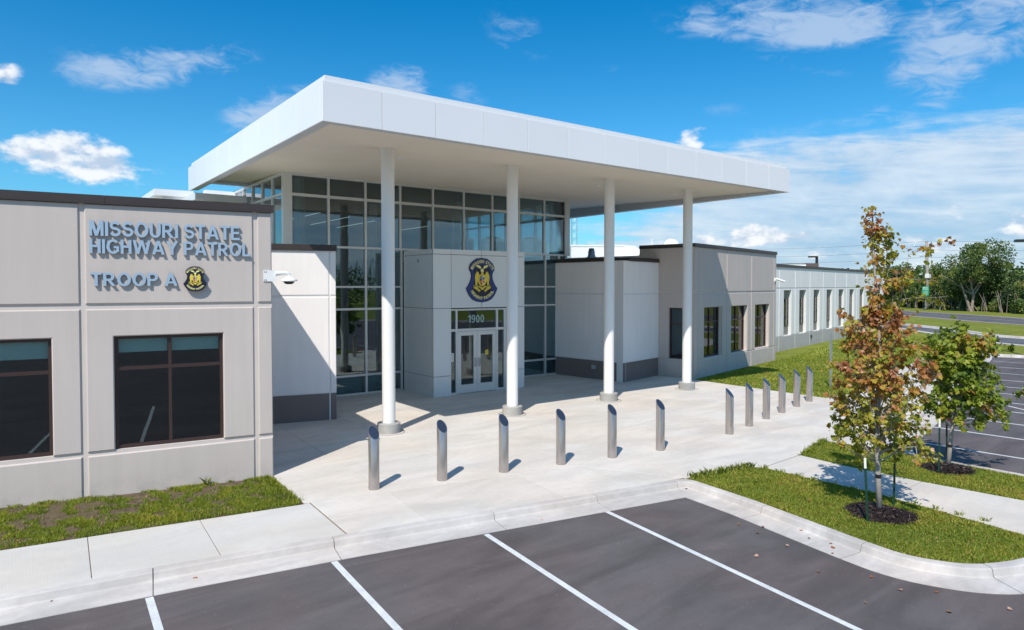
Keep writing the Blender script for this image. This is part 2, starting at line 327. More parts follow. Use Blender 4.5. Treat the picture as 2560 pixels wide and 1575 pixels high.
# ------------------------------------------------------------------ mesh helpers
def link(name, me, parent=None, **props):
    o = bpy.data.objects.new(name, me); COL.objects.link(o)
    if parent is not None: o.parent = parent
    for k, v in props.items(): o[k] = v
    return o
def empty(name, label=None, cat=None, group=None, loc=(0, 0, 0), parent=None, kind=None):
    o = bpy.data.objects.new(name, None); COL.objects.link(o); o.location = loc; o.empty_display_size = .2
    if label: o['label'] = label
    if cat: o['category'] = cat
    if group: o['group'] = group
    if kind: o['kind'] = kind
    if parent is not None: o.parent = parent
    return o
def tag(o, label=None, cat=None, group=None, kind=None):
    if label: o['label'] = label
    if cat: o['category'] = cat
    if group: o['group'] = group
    if kind: o['kind'] = kind
    return o
class MB:
    def __init__(s): s.v = []; s.f = []; s.mi = []; s.cur = 0
    def add(s, vs, fs):
        k = len(s.v); s.v += [tuple(p) for p in vs]; s.f += [tuple(i + k for i in f) for f in fs]; s.mi += [s.cur] * len(fs)
    def prism(s, ring0, ring1, cap=True):
        n = len(ring0); fs = [(i, (i + 1) % n, n + (i + 1) % n, n + i) for i in range(n)]
        if cap: fs += [tuple(range(n))[::-1], tuple(range(n, 2 * n))]
        s.add(list(ring0) + list(ring1), fs)
    def rings(s, rings, cap=True):
        n = len(rings[0]); fs = []
        for j in range(len(rings) - 1):
            fs += [(j * n + i, j * n + (i + 1) % n, (j + 1) * n + (i + 1) % n, (j + 1) * n + i) for i in range(n)]
        if cap: fs += [tuple(range(n))[::-1], tuple(range((len(rings) - 1) * n, len(rings) * n))]
        s.add([p for r in rings for p in r], fs)
    def box(s, x0, x1, y0, y1, z0, z1):
        s.prism([(x0, y0, z0), (x1, y0, z0), (x1, y1, z0), (x0, y1, z0)], [(x0, y0, z1), (x1, y0, z1), (x1, y1, z1), (x0, y1, z1)])
    def wbox(s, w, s0, s1, n0, n1, z0, z1):
        s.prism([w.P(s0, n0, z0), w.P(s1, n0, z0), w.P(s1, n1, z0), w.P(s0, n1, z0)], [w.P(s0, n0, z1), w.P(s1, n0, z1), w.P(s1, n1, z1), w.P(s0, n1, z1)])
    def tube(s, pts, rad, n=10, cap=True):
        pts = [Vector(p) for p in pts]; rs = rad if isinstance(rad, (list, tuple)) else [rad] * len(pts); rings = []
        ref = None
        for i, p in enumerate(pts):
            d = (pts[min(i + 1, len(pts) - 1)] - pts[max(i - 1, 0)]); d = d.normalized() if d.length > 1e-9 else Vector((0, 0, 1))
            if ref is None: ref = Vector((1, 0, 0)) if abs(d.x) < .9 else Vector((0, 1, 0))
            a = d.cross(ref); a = a.normalized() if a.length > 1e-6 else Vector((1, 0, 0)); b = d.cross(a).normalized(); ref = -b if False else ref
            rings.append([tuple(p + (a * math.cos(2 * math.pi * k / n) + b * math.sin(2 * math.pi * k / n)) * rs[i]) for k in range(n)])
        s.rings(rings, cap)
    def lathe(s, c, prof, n=24, cap=True):
        s.rings([[(c[0] + r * math.cos(2 * math.pi * k / n), c[1] + r * math.sin(2 * math.pi * k / n), c[2] + z) for k in range(n)] for r, z in prof], cap)
    def build(s, name, mats, parent=None, smooth=False, auto=None, **props):
        me = bpy.data.meshes.new(name); me.from_pydata(s.v, [], s.f); me.validate()
        for m in (mats if isinstance(mats, (list, tuple)) else [mats]): me.materials.append(m)
        if any(s.mi) and len(me.polygons) == len(s.mi): me.polygons.foreach_set('material_index', s.mi)
        bm = bmesh.new(); bm.from_mesh(me); bmesh.ops.recalc_face_normals(bm, faces=bm.faces[:]); bm.to_mesh(me); bm.free()
        if smooth:
            me.polygons.foreach_set('use_smooth', [True] * len(me.polygons))
            if auto: me.set_sharp_from_angle(angle=R(auto))
        return link(name, me, parent, **props)
class WF:
    """wall frame: s along the wall, n outward, z up"""
    def __init__(s, o, d, n): s.o = Vector((o[0], o[1])); s.d = Vector(d).normalized(); s.n = Vector(n).normalized()
    def P(s, a, n, z): p = s.o + s.d * a + s.n * n; return (p.x, p.y, z)
def inset(poly, d):
    """offset a 2D polygon inwards (any winding)"""
    A = sum(poly[i][0] * poly[(i + 1) % len(poly)][1] - poly[(i + 1) % len(poly)][0] * poly[i][1] for i in range(len(poly)))
    P = poly if A > 0 else poly[::-1]; n = len(P); out = []
    for i in range(n):
        p0, p1, p2 = Vector(P[i - 1]), Vector(P[i]), Vector(P[(i + 1) % n])
        e1 = (p1 - p0).normalized(); e2 = (p2 - p1).normalized(); n1 = Vector((-e1.y, e1.x)); n2 = Vector((-e2.y, e2.x))
        k = max(0.25, 1 + n1.dot(n2)); q = p1 + (n1 + n2) * (d / k); out.append((q.x, q.y))
    return out if A > 0 else out[::-1]
def panel(name, w, poly, n0, n1, ch, m, parent, **props):
    mb = MB(); ins = inset(poly, ch)
    mb.rings([[w.P(a, n0, z) for a, z in poly], [w.P(a, n1 - ch, z) for a, z in poly], [w.P(a, n1, z) for a, z in ins]])
    return mb.build(name, m, parent, **props)
def cells(s0, s1, z0, z1, holes):
    S = sorted(set([s0, s1] + [h[i] for h in holes for i in (0, 1) if s0 < h[i] < s1])); Z = sorted(set([z0, z1] + [h[i] for h in holes for i in (2, 3) if z0 < h[i] < z1]))
    for i in range(len(S) - 1):
        for j in range(len(Z) - 1):
            a, b = (S[i] + S[i + 1]) / 2, (Z[j] + Z[j + 1]) / 2
            if not any(h[0] < a < h[1] and h[2] < b < h[3] for h in holes): yield S[i], S[i + 1], Z[j], Z[j + 1]
def wall(name, w, s0, s1, z0, z1, rows, joints, holes, mcore, thick=.30, gap_s=.02, proud=.022, parent=None, chm=.012):
    """core with window openings plus one proud panel per field. rows=[(za,zb,material)], joints=[(sa,sb)] groove pairs"""
    mb = MB()
    for a, b, c, d in cells(s0, s1, z0, z1, holes): mb.wbox(w, a, b, -thick, -proud, c, d)
    core = mb.build(name, mcore, parent)
    edges = [s0]
    for a, b in joints: edges += [a, b]
    edges.append(s1); fields = [(edges[i], edges[i + 1]) for i in range(0, len(edges), 2)]
    for za, zb, m in rows:
        for a, b in fields:
            if b - a < .02: continue
            hs_ = sorted([h for h in holes if h[0] < b and h[1] > a and h[2] < zb and h[3] > za], key=lambda h: h[0])
            poly = [(a, za)]
            for h in hs_:
                if h[2] <= za + .02: poly += [(h[0], za), (h[0], h[3]), (h[1], h[3]), (h[1], za)]
            poly += [(b, za), (b, zb), (a, zb)]
            inner = [h for h in hs_ if h[2] > za + .02]
            if inner:      # window strictly inside: split in pieces around it
                h = inner[0]
                for q in ([(a, za), (b, za), (b, h[2]), (a, h[2])], [(a, h[3]), (b, h[3]), (b, zb), (a, zb)], [(a, h[2]), (h[0], h[2]), (h[0], h[3]), (a, h[3])], [(h[1], h[2]), (b, h[2]), (b, h[3]), (h[1], h[3])]):
                    panel('panel', w, q, -proud - .01, 0, .001, m, core)
            else: panel('panel', w, poly, -proud - .01, 0, chm, m, core)
    return core
def window(w, s0, s1, z0, z1, depth, mulls, trans, parent, fw=.055, mf=None, glass=None, blinds=None, fd=.07):
    mf = mf or FRM; glass = glass or GLO; mb = MB(); n0, n1 = -depth - fd, -depth
    mb.wbox(w, s0, s0 + fw, n0, n1, z0, z1); mb.wbox(w, s1 - fw, s1, n0, n1, z0, z1)
    mb.wbox(w, s0 + fw, s1 - fw, n0, n1 - .002, z0, z0 + fw); mb.wbox(w, s0 + fw, s1 - fw, n0, n1 - .002, z1 - fw, z1)
    S = [s0 + fw] + [x for m_ in mulls for x in (m_ - .025, m_ + .025)] + [s1 - fw]; Z = [z0 + fw] + [x for m_ in trans for x in (m_ - .03, m_ + .03)] + [z1 - fw]
    for m_ in mulls: mb.wbox(w, m_ - .025, m_ + .025, n0, n1 - .004, z0 + fw, z1 - fw)
    for m_ in trans:
        for i in range(0, len(S), 2): mb.wbox(w, S[i], S[i + 1], n0, n1 - .006, m_ - .03, m_ + .03)
    win = mb.build('window', mf, parent)
    for i in range(0, len(S), 2):
        for j in range(0, len(Z), 2):
            g = MB(); g.wbox(w, S[i], S[i + 1], n0 + .02, n0 + .028, Z[j], Z[j + 1]); g.build('pane', glass, win)
    if blinds:
        for i in range(0, len(S), 2):
            g = MB(); g.wbox(w, S[i] + .01, S[i + 1] - .01, n0 - .06, n0 - .05, blinds, z1 - fw); g.wbox(w, S[i] + .01, S[i + 1] - .01, n0 - .068, n0 - .044, blinds - .03, blinds); g.build('blind', BLD, win)
    return win

def polyobj(name, poly, z, m, parent=None, holes=(), **props):
    """flat polygon (with holes) as a triangulated sheet"""
    vs = [Vector(p) for p in poly]; fs = [list(range(len(poly)))]
    k = len(vs)
    for h in holes: vs += [Vector(p) for p in h]; fs.append(list(range(k, k + len(h)))); k += len(h)
    if holes:
        ed = [(f[i], f[(i + 1) % len(f)]) for f in fs for i in range(len(f))]
        ov, oe, of, _, _, _ = delaunay_2d_cdt(vs, ed, [], 0, 1e-5)
        def inside(p, q):
            c = False; n = len(q)
            for i in range(n):
                a, b = q[i], q[(i + 1) % n]
                if (a[1] > p[1]) != (b[1] > p[1]) and p[0] < (b[0] - a[0]) * (p[1] - a[1]) / (b[1] - a[1]) + a[0]: c = not c
            return c
        fl = []
        for f in of:
            c = sum((ov[i] for i in f), Vector((0, 0))) / len(f)
            if inside(c, poly) and not any(inside(c, h) for h in holes): fl.append(tuple(f))
        me = bpy.data.meshes.new(name); me.from_pydata([(p.x, p.y, z) for p in ov], [], fl)
    else:
        me = bpy.data.meshes.new(name); tr = tessellate_polygon([[Vector((p[0], p[1], 0)) for p in poly]])
        me.from_pydata([(p[0], p[1], z) for p in poly], [], [tuple(t) for t in tr])
    bm = bmesh.new(); bm.from_mesh(me); bmesh.ops.recalc_face_normals(bm, faces=bm.faces[:])
    for f in bm.faces:
        if f.normal.z < 0: f.normal_flip()
    bm.to_mesh(me); bm.free(); me.materials.append(m)
    return link(name, me, parent, **props)
def inpoly(x, y, q):
    c = False; n = len(q)
    for i in range(n):
        a, b = q[i], q[(i + 1) % n]
        if (a[1] > y) != (b[1] > y) and x < (b[0] - a[0]) * (y - a[1]) / (b[1] - a[1]) + a[0]: c = not c
    return c
def fillet(pts, rad, seg=6):
    """round the corners of an open polyline; rad per inner vertex"""
    out = [Vector(pts[0])]
    for i in range(1, len(pts) - 1):
        r = rad.get(i, 0) if isinstance(rad, dict) else rad; p = Vector(pts[i]); a = (Vector(pts[i - 1]) - p); b = (Vector(pts[i + 1]) - p)
        if r <= 0: out.append(p); continue
        t = min(r, a.length * .45, b.length * .45); A = p + a.normalized() * t; B = p + b.normalized() * t
        for k in range(seg + 1):
            u = k / seg; out.append(A * (1 - u) ** 2 + p * 2 * u * (1 - u) + B * u * u)
    out.append(Vector(pts[-1])); return [(p.x, p.y) for p in out]
def offset_line(pts, d):
    out = []
    for i, p in enumerate(pts):
        p = Vector(p); e1 = (p - Vector(pts[i - 1])).normalized() if i else None; e2 = (Vector(pts[i + 1]) - p).normalized() if i < len(pts) - 1 else None
        e1 = e1 or e2; e2 = e2 or e1; n1 = Vector((e1.y, -e1.x)); n2 = Vector((e2.y, -e2.x)); k = max(.4, 1 + n1.dot(n2)); q = p + (n1 + n2) * (d / k); out.append((q.x, q.y))
    return out
def resample(pts, cuts):
    """split a polyline at arc lengths 'cuts'; returns list of polylines"""
    L = [0]
    for i in range(1, len(pts)): L.append(L[-1] + (Vector(pts[i]) - Vector(pts[i - 1])).length)
    def at(s):
        for i in range(1, len(pts)):
            if s <= L[i] + 1e-9: u = (s - L[i - 1]) / max(1e-9, L[i] - L[i - 1]); return tuple(Vector(pts[i - 1]).lerp(Vector(pts[i]), u)), i
        return tuple(pts[-1]), len(pts) - 1
    segs = []; C = [0] + [c for c in cuts if 0 < c < L[-1]] + [L[-1]]
    for a, b in zip(C[:-1], C[1:]):
        seg = [at(a)[0]] + [pts[i] for i in range(len(pts)) if a + 1e-4 < L[i] < b - 1e-4] + [at(b)[0]]; segs.append(seg)
    return segs, L[-1]
KPROF = [(0, -.16), (0, .002), (.115, .002), (.138, -.003), (.150, -.016), (.172, -.098), (.182, -.110), (.20, -.114), (.61, -.121), (.61, -.2)]
def kerb(name, pts, label, seclen=2.35, first=None, prof=KPROF, m=None, gap=.006):
    root = empty(name, label, None, kind='structure')
    pts = [tuple(p) for p in pts]
    offs = [offset_line(pts, d) for d, z in prof]
    L = [0]
    for i in range(1, len(pts)): L.append(L[-1] + (Vector(pts[i]) - Vector(pts[i - 1])).length)
    cuts = first if first else [seclen * (i + 1) for i in range(int(L[-1] / seclen))]
    C = [0] + [c for c in cuts if .3 < c < L[-1] - .3] + [L[-1]]
    def at(s, line):
        for i in range(1, len(pts)):
            if s <= L[i] + 1e-9: u = (s - L[i - 1]) / max(1e-9, L[i] - L[i - 1]); return Vector(line[i - 1]).lerp(Vector(line[i]), u)
        return Vector(line[-1])
    for a, b in zip(C[:-1], C[1:]):
        a2, b2 = a + gap, b - gap; ss = [a2] + [x for x in L if a2 + .01 < x < b2 - .01] + [b2]
        mb = MB(); mb.rings([[(*at(s_, offs[k]), prof[k][1]) for k in range(len(prof))] for s_ in ss]); o = mb.build('kerb_section', m or KRB, root, smooth=True, auto=18)
    return root

# ------------------------------------------------------------------ ground plan (metres)
K1raw = [(-40, 16.9), (-6, 10.98), (-.13, 10.02), (2.12, 9.70), (4.01, 9.39), (6.64, 8.90), (9.12, 8.44), (10.40, 8.20), (10.24, 6.62), (9.88, 4.62), (9.80, 4.0), (10.12, 3.36), (10.9, 3.0), (12.4, 2.88), (14.6, 2.88), (15.75, 3.0), (15.78, 4.5), (15.72, 6.9), (16.9, 7.50), (21.34, 8.45), (40.9, 13.36), (42.75, 13.9), (43.5, 12.0), (48.5, -2), (52, -14), (20, -34), (-40, -27)]
K1 = fillet(K1raw, {7: .28, 9: .3, 10: .35, 11: .45, 12: .5, 13: .5, 15: .8, 17: .5, 18: .5, 21: .7, 22: .4, 24: 2.5, 25: 3}, 6)
LAWN_EDGE = [(21.61, 16.7), (21.55, 11.33), (22.88, 11.25), (34.16, 13.89), (39.06, 15.1), (41.6, 15.75)]
i_end = min(range(len(K1)), key=lambda i: (K1[i][0] - 42.0) ** 2 + (K1[i][1] - 13.7) ** 2)
i_c1 = min(range(len(K1)), key=lambda i: (K1[i][0] - 10.4) ** 2 + (K1[i][1] - 8.2) ** 2)
i_c2 = min(range(len(K1)), key=lambda i: (K1[i][0] - 15.75) ** 2 + (K1[i][1] - 7.1) ** 2)
DRV_NEAR = [(86, 62), (72.5, 38.0), (63.0, 26.6), (57.3, 21.3), (51.7, 15.9), (50.4, 13.0), (50.2, 5), (53, -12)]
DRV_FAR = [(92, 60), (79, 38.0), (70.4, 29.64), (65.74, 23.82), (59.36, 18.17), (57.6, 13.5), (57.2, 5), (60, -12)]
DRVP = fillet(DRV_NEAR, .8, 4) + fillet(DRV_FAR, .8, 4)[::-1]
lot_poly = K1
BIG = [(-700, -700), (900, -700), (900, 900), (-700, 900)]
polyobj('ground', BIG, -.03, LAWN, holes=[lot_poly, DRVP], kind='structure', label='green lawn spreading round the building and out to the road')
lot = polyobj('parking_lot', offset_line(K1, .45) if False else K1, -.128, ASP, kind='structure', label='purple grey asphalt parking lot with white bay lines')
drive = polyobj('driveway', DRVP, -.10, RDA, kind='structure', label='grey access drive curving past the far lawn')
secs = [1.62, 3.9, 6.45, 8.42, 10.2]
# arc length from start to x=-.13 is the part left of the frame
Ls = [0]
for i in range(1, len(K1)): Ls.append(Ls[-1] + (Vector(K1[i]) - Vector(K1[i - 1])).length)
def arc_near(x, y):
    best = (1e9, 0)
    for i in range(1, len(K1)):
        a, b = Vector(K1[i - 1]), Vector(K1[i]); t = max(0, min(1, (Vector((x, y)) - a).dot(b - a) / max(1e-9, (b - a).length_squared))); q = a.lerp(b, t); d = (q - Vector((x, y))).length
        if d < best[0]: best = (d, Ls[i - 1] + t * (b - a).length)
    return best[1]
jl = [arc_near(*p) for p in [(-34, 15.8), (-28, 14.8), (-22, 13.7), (-16, 12.7), (-10, 11.6), (-5.6, 10.9), (-3.3, 10.5), (-.95, 10.15), (1.47, 9.8), (3.77, 9.43), (6.3, 8.95), (8.27, 8.6), (10.05, 8.27), (10.17, 6.35), (9.9, 4.55), (10.3, 3.22), (12.5, 2.88), (14.3, 2.88), (15.78, 4.6), (15.74, 6.5)]]
jl += [arc_near(16.9 + 2.4 * k, 7.5 + .57 * k) for k in range(1, 11)] + [arc_near(*p) for p in [(43.3, 12.6), (45, 8), (47, 2), (50, -8), (40, -22), (10, -33), (-15, -30)]]
kerb('parking_lot_kerb', K1, 'pale concrete kerb and gutter round the parking lot', first=sorted(jl))
kerb('drive_kerb_near', fillet(DRV_NEAR, .8, 4)[::-1], 'white concrete kerb on the near side of the drive', 3.0, prof=[(-.45, -.16), (-.45, .004), (.1, .004), (.15, -.1), (.5, -.095), (.5, -.16)])
kerb('drive_kerb_far', fillet(DRV_FAR, .8, 4), 'white concrete kerb on the far side of the drive', 3.0, prof=[(-.30, -.16), (-.30, .03), (.1, .03), (.15, -.1), (.55, -.095), (.55, -.16)])

# pavements: base sheet plus one slab per field
SW_IN = [(-40, 18.6), (-6, 12.75), (-.14, 11.72), (1.4, 11.5), (3.93, 11.12)]
LONG = [(3.98, 11.16), (9.32, 10.13), (10.57, 10.51), (11.92, 10.78), (14.72, 10.77), (16.74, 10.34), (21.03, 11.14), (21.55, 11.33)]
kerb_left = [p for p in K1[:i_c1 + 1]]
def slabs(root, poly, cuts, m, gap=.004, z=.0, depth=.07, ch=.004, mj=None):
    bm = bmesh.new(); bm.faces.new([bm.verts.new((p[0], p[1], 0)) for p in poly])
    for (x, y, ang) in cuts:
        n = Vector((-math.sin(R(ang)), math.cos(R(ang)), 0)); bmesh.ops.bisect_plane(bm, geom=bm.verts[:] + bm.edges[:] + bm.faces[:], plane_co=(x, y, 0), plane_no=n, dist=1e-4)
    for f in bm.faces:
        P = [(v.co.x, v.co.y) for v in f.verts]
        Q = [P[i] for i in range(len(P)) if (Vector(P[i]) - Vector(P[i - 1])).length > .012]
        if len(Q) < 3 or f.calc_area() < .01: continue
        a = inset(Q, gap); b = inset(Q, gap + ch); mb = MB()
        mb.rings([[(x, y, z - depth) for x, y in a], [(x, y, z - ch) for x, y in a], [(x, y, z) for x, y in b]]); mb.build('slab', m, root)
    bm.free()
sw1poly = SW_IN[:] + [(3.98, 11.16), (9.32, 10.13), (10.38, 8.24)] + [p for p in kerb_left[::-1] if p[0] < 10.1]
sw1 = polyobj('sidewalk', sw1poly, -.012, mat('brown_joint_filler', (0.20, 0.15, 0.12), .9), kind='structure', label='pale concrete sidewalk along the near kerb')
A1 = 80.4
cutsA = [(x, 11.5, -93.0) for x in (.88, 2.38)] + [(4.06, 11.1, -93.6), (5.42, 10.8, -96), (6.68, 10.5, -96), (7.93, 10.3, -96), (9.28, 10.0, -96)] + [(x, 11.9, -94) for x in (-.75, -2.3, -3.9, -5.5, -8, -11, -14, -17, -20, -24, -28, -32, -36)]
slabs(sw1, sw1poly, [c for c in cutsA if c[0] > 3.9], CON) if False else None
left_part = SW_IN[:] + [(4.06, 11.14), (3.98, 9.39)] + [p for p in kerb_left[::-1] if p[0] < 3.9]
right_part = [(4.08, 11.14), (9.32, 10.13), (10.38, 8.25)] + [p for p in kerb_left[::-1] if 4.1 < p[0] < 10.1] + [(4.0, 9.39)]
slabs(sw1, left_part, [c for c in cutsA if c[0] < 3], CONB, gap=.005)
slabs(sw1, right_part, [c for c in cutsA if c[0] > 5], CON, gap=.0035)
plaza_poly = [(3.98, 11.17), (4.06, 13.0), (4.10, 13.3), (4.8, 18.6), (8.2, 21.4), (18.6, 21.4), (18.85, 18.0), (21.4, 18.6), (21.75, 17.0)] + LAWN_EDGE[:2] + LONG[::-1][1:-1]
pz = polyobj('entrance_plaza', plaza_poly, -.012, mat('grey_joint', (0.22, 0.20, 0.185), .9), kind='structure', label='sunlit and shaded concrete plaza in front of the entrance')
slabs(pz, plaza_poly, [(5.55, 15, -91.5), (7.40, 15, -91.5), (9.5, 15, 90), (11.57, 15, 90), (13.5, 15, 90), (15.5, 15, 90), (17.4, 15, 90), (19.4, 15, 90), (5, 12.95, -3), (5, 15.0, 0), (5, 17.0, 0), (5, 19.15, 0)], CON, gap=.0035)
right_walk = [(9.32, 10.13), (10.57, 10.51), (11.92, 10.78), (14.72, 10.77), (16.74, 10.34), (21.03, 11.14), (21.55, 11.33)] + LAWN_EDGE[2:] + [K1[i] for i in range(i_end, i_c2, -1)] + [(15.70, 7.15), (15.61, 8.27), (13.83, 7.86), (12.28, 7.76), (12.09, 7.94), (10.40, 8.22)]
rw = polyobj('side_walkway', right_walk, -.012, mat('grey_joint', (0.22, 0.20, 0.185), .9), kind='structure', label='wide pale walkway running right past the bollards to the second lot')
slabs(rw, right_walk, [(11.9, 9.5, 78), (14.0, 9.5, 90), (16.85, 8.31, 90), (18.6, 9, 96), (20.4, 9, 96), (22.4, 10, 96), (25, 10, 102), (28, 10, 102), (31, 10, 102), (34, 10, 102), (37, 10, 102), (40, 10, 102), (12, 9.35, 3)], CON, gap=.0035)
sw2 = polyobj('island_sidewalk', [(12.28, 7.76), (13.83, 7.86), (13.72, 6.94), (13.76, 5.4), (13.95, 3.83), (13.95, 2.90), (12.0, 2.9), (12.02, 3.28), (12.25, 4.8), (12.35, 5.66), (12.28, 6.57)][::-1], -.012, mat('brown_joint_filler', (0.2, .15, .12)), kind='structure', label='narrow concrete sidewalk between the two grass islands')
slabs(sw2, [(12.28, 7.74), (13.80, 7.84), (13.72, 6.94), (13.76, 5.4), (13.95, 3.83), (13.95, 2.90), (12.0, 2.9), (12.02, 3.28), (12.25, 4.8), (12.35, 5.66), (12.28, 6.57)], [(12.9, 5.33, 3)], CON, gap=.006)

# painted bay lines
def line_obj(a, b, wd, m=None, z=-.124, parent=None, name='parking_line'):
    a, b = Vector(a), Vector(b); d = (b - a).normalized(); n = Vector((-d.y, d.x)) * wd / 2; mb = MB()
    mb.add([(*(a - n), z), (*(b - n), z), (*(b + n), z), (*(a + n), z)], [(0, 1, 2, 3)]); return mb.build(name, m or PNT, parent or lot)
for a, b in [((1.33, 9.17), (1.05, 3.2)), ((3.56, 8.83), (3.17, 3.0)), ((5.83, 8.40), (5.30, 3.0)), ((8.06, 8.02), (7.37, 2.5)), ((-.9, 9.5), (-1.1, 3.6)), ((-3.2, 9.8), (-3.4, 3.9)), ((-5.5, 10.2), (-5.7, 4.2))]: line_obj(a, b, .09)
for x, yt in [(17.75, 7.3), (20.0, 7.6), (22.1, 8.1), (24.2, 8.6), (26.05, 8.9), (28.15, 9.5), (30.1, 10.0), (32.2, 10.5), (34.72, 11.1), (37.3, 11.7), (40.05, 12.4)]: line_obj((x + .0, yt), (x + .35, yt - 5.2), .09)
line_obj((25.6, 7.7), (24.6, 6.3), .09)

# far road
road_c = [(60, -60), (70, -8), (78.6, 14), (83.75, 23.28), (91.73, 31.68), (99.5, 42), (118, 75), (150, 160)]
rc = fillet(road_c, 6, 4)
def band(name, d0, d1, z, m, parent=None, **p):
    a, b = offset_line(rc, d0), offset_line(rc, d1); mb = MB(); n = len(a)
    mb.add([(*q, z) for q in a] + [(*q, z) for q in b], [(i, i + 1, n + i + 1, n + i) for i in range(n - 1)]); return mb.build(name, m, parent, **p)
band('road_shoulder', -5.2, 5.6, -.012, mat('tan_gravel', (0.30, 0.24, 0.19), .95, var=.15), kind='structure', label='tan gravel shoulder of the far road')
road = band('road', -3.9, 4.2, .004, RDA, kind='structure', label='grey two lane road passing in the distance')
band('center_line', -.08, .08, .010, PNY, road)

# ------------------------------------------------------------------ building
B = empty('headquarters_building', 'pale one storey office building with white canopy, glass lobby and angled wings', 'building', loc=(0, 0, 0))
LWF = WF((4.08, 13.13), (-.9921, .1253), (-.1253, -.9921))
def coping(w, s0, s1, z0, z1, parent, out=.035, depth=.42, cuts=(), m=BRN, name='coping'):
    C = [s0] + list(cuts) + [s1]
    for a, b in zip(C[:-1], C[1:]):
        mb = MB(); g = .002
        mb.prism([w.P(a + g, out, z0), w.P(b - g, out, z0), w.P(b - g, -depth, z0), w.P(a + g, -depth, z0)], [w.P(a + g, out * .9, z1), w.P(b - g, out * .9, z1), w.P(b - g, -depth, z1 - .02), w.P(a + g, -depth, z1 - .02)])
        mb.wbox(w, a + g, b - g, out, out + .012, z0 - .012, z0 + .012)
        mb.build(name, m, parent)
# left wing facade
wins = [(.88 + 2.66 * k, 2.64 + 2.66 * k, .83, 2.82) for k in range(0, 6)]
lj = [(.26, .34)] + [(3.05 + 2.66 * k, 3.13 + 2.66 * k) for k in range(5)]
wL = wall('left_wing_wall', LWF, 0, 18.5, -.4, 5.12, [(-.4, .765, TAN), (.835, 3.30, TAN), (3.39, 5.11, TAN)], lj, wins, TANL, parent=B, proud=.03, chm=.018)
coping(LWF, -.04, 18.5, 5.12, 5.26, wL, cuts=(2.75, 5.8, 8.9, 12))
for k, (a, b, c, d) in enumerate(wins): window(LWF, a, b, c + .01, d, .085, [(a + b) / 2 + .01], [2.245], B, blinds=2.55 if k == 0 else 2.50)
LSF = WF((4.08, 13.13), (.1253, .9921), (.9921, -.1253))
wLs = wall('left_wing_side_wall', LSF, .31, 5.6, -.4, 5.12, [(-.4, .765, TAN), (.835, 3.30, TAN), (3.39, 5.11, TAN)], [(2.7, 2.78)], [], TANL, parent=B, proud=.03)
coping(LSF, .36, 5.6, 5.12, 5.25, wLs)
def shell(name, pts, z0, z1, top=True, m=INT, parent=None):
    mb = MB(); mb.prism([(x, y, z0) for x, y in pts], [(x, y, z1) for x, y in pts]); return mb.build(name, m, parent)
def P2(w, a, n): q = w.P(a, n, 0); return (q[0], q[1])
# interior volumes: floor, rear and side walls, roof
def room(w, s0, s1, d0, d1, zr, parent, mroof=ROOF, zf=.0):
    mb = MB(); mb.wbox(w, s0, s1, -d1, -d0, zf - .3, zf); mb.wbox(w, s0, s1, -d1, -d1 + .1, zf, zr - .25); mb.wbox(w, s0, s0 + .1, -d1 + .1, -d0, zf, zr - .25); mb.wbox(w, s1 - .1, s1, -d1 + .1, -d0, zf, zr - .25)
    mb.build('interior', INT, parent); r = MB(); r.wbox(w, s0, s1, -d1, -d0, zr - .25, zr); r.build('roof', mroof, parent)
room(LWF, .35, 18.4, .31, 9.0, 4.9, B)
# white wall between left wing and lobby
dW = (Vector((7.24, 17.7)) - Vector((5.63, 18.11))).normalized(); nW = Vector((dW.y, -dW.x))
WLF = WF((5.63, 18.11), dW, nW)
eW = 1.662
wW = wall('left_white_wall', WLF, -1.15, eW, -.1, 4.68, [(-.1, .735, PLN), (.75, 3.40, WHT), (3.45, 4.67, WHT)], [(1.47, 1.51)], [], WHTJ, parent=B, proud=.015)
coping(WLF, -1.15, eW + .03, 4.68, 4.83, wW)
WLR = WF(WLF.P(eW, 0, 0)[:2], -nW, dW)
wWr = wall('left_white_return_wall', WLR, .305, 3.45, -.1, 4.68, [(-.1, .735, PLN), (.75, 3.40, WHT), (3.45, 4.67, WHT)], [], [], WHTJ, parent=B, proud=.015)
coping(WLR, .4, 3.6, 4.68, 4.825, wWr)
mb = MB(); mb.prism([(4.9, 18.6, 4.3), (7.1, 18.1, 4.3), (8.0, 21.25, 4.3), (5.4, 21.25, 4.3)], [(4.9, 18.6, 4.5), (7.1, 18.1, 4.5), (8.0, 21.25, 4.5), (5.4, 21.25, 4.5)]); mb.build('roof', ROOF, B)
# right white walls
RSF = WF((18.41, 21.09), (Vector((18.81, 17.87)) - Vector((18.41, 21.09))), (-.992, -.125)); lR = (Vector((18.81, 17.87)) - Vector((18.41, 21.09))).length
wR1 = wall('right_white_side_wall', RSF, -.3, lR - .305, -.1, 4.68, [(-.1, .735, PLN), (.75, 3.37, WHT), (3.41, 4.67, WHT)], [], [], WHTJ, parent=B, proud=.012)
dR = (Vector((21.49, 18.45)) - Vector((18.81, 17.87))).normalized(); RFF = WF((18.81, 17.87), dR, (dR.y, -dR.x))
wR2 = wall('right_white_wall', RFF, .002, 2.80, -.1, 4.68, [(-.1, .735, PLN), (.75, 3.37, WHT), (3.41, 4.67, WHT)], [(.19, .215)], [], WHTJ, parent=B, proud=.012)
coping(RSF, -.2, lR - .44, 4.68, 4.82, wR1); coping(RFF, .4, 2.76, 4.68, 4.818, wR2)
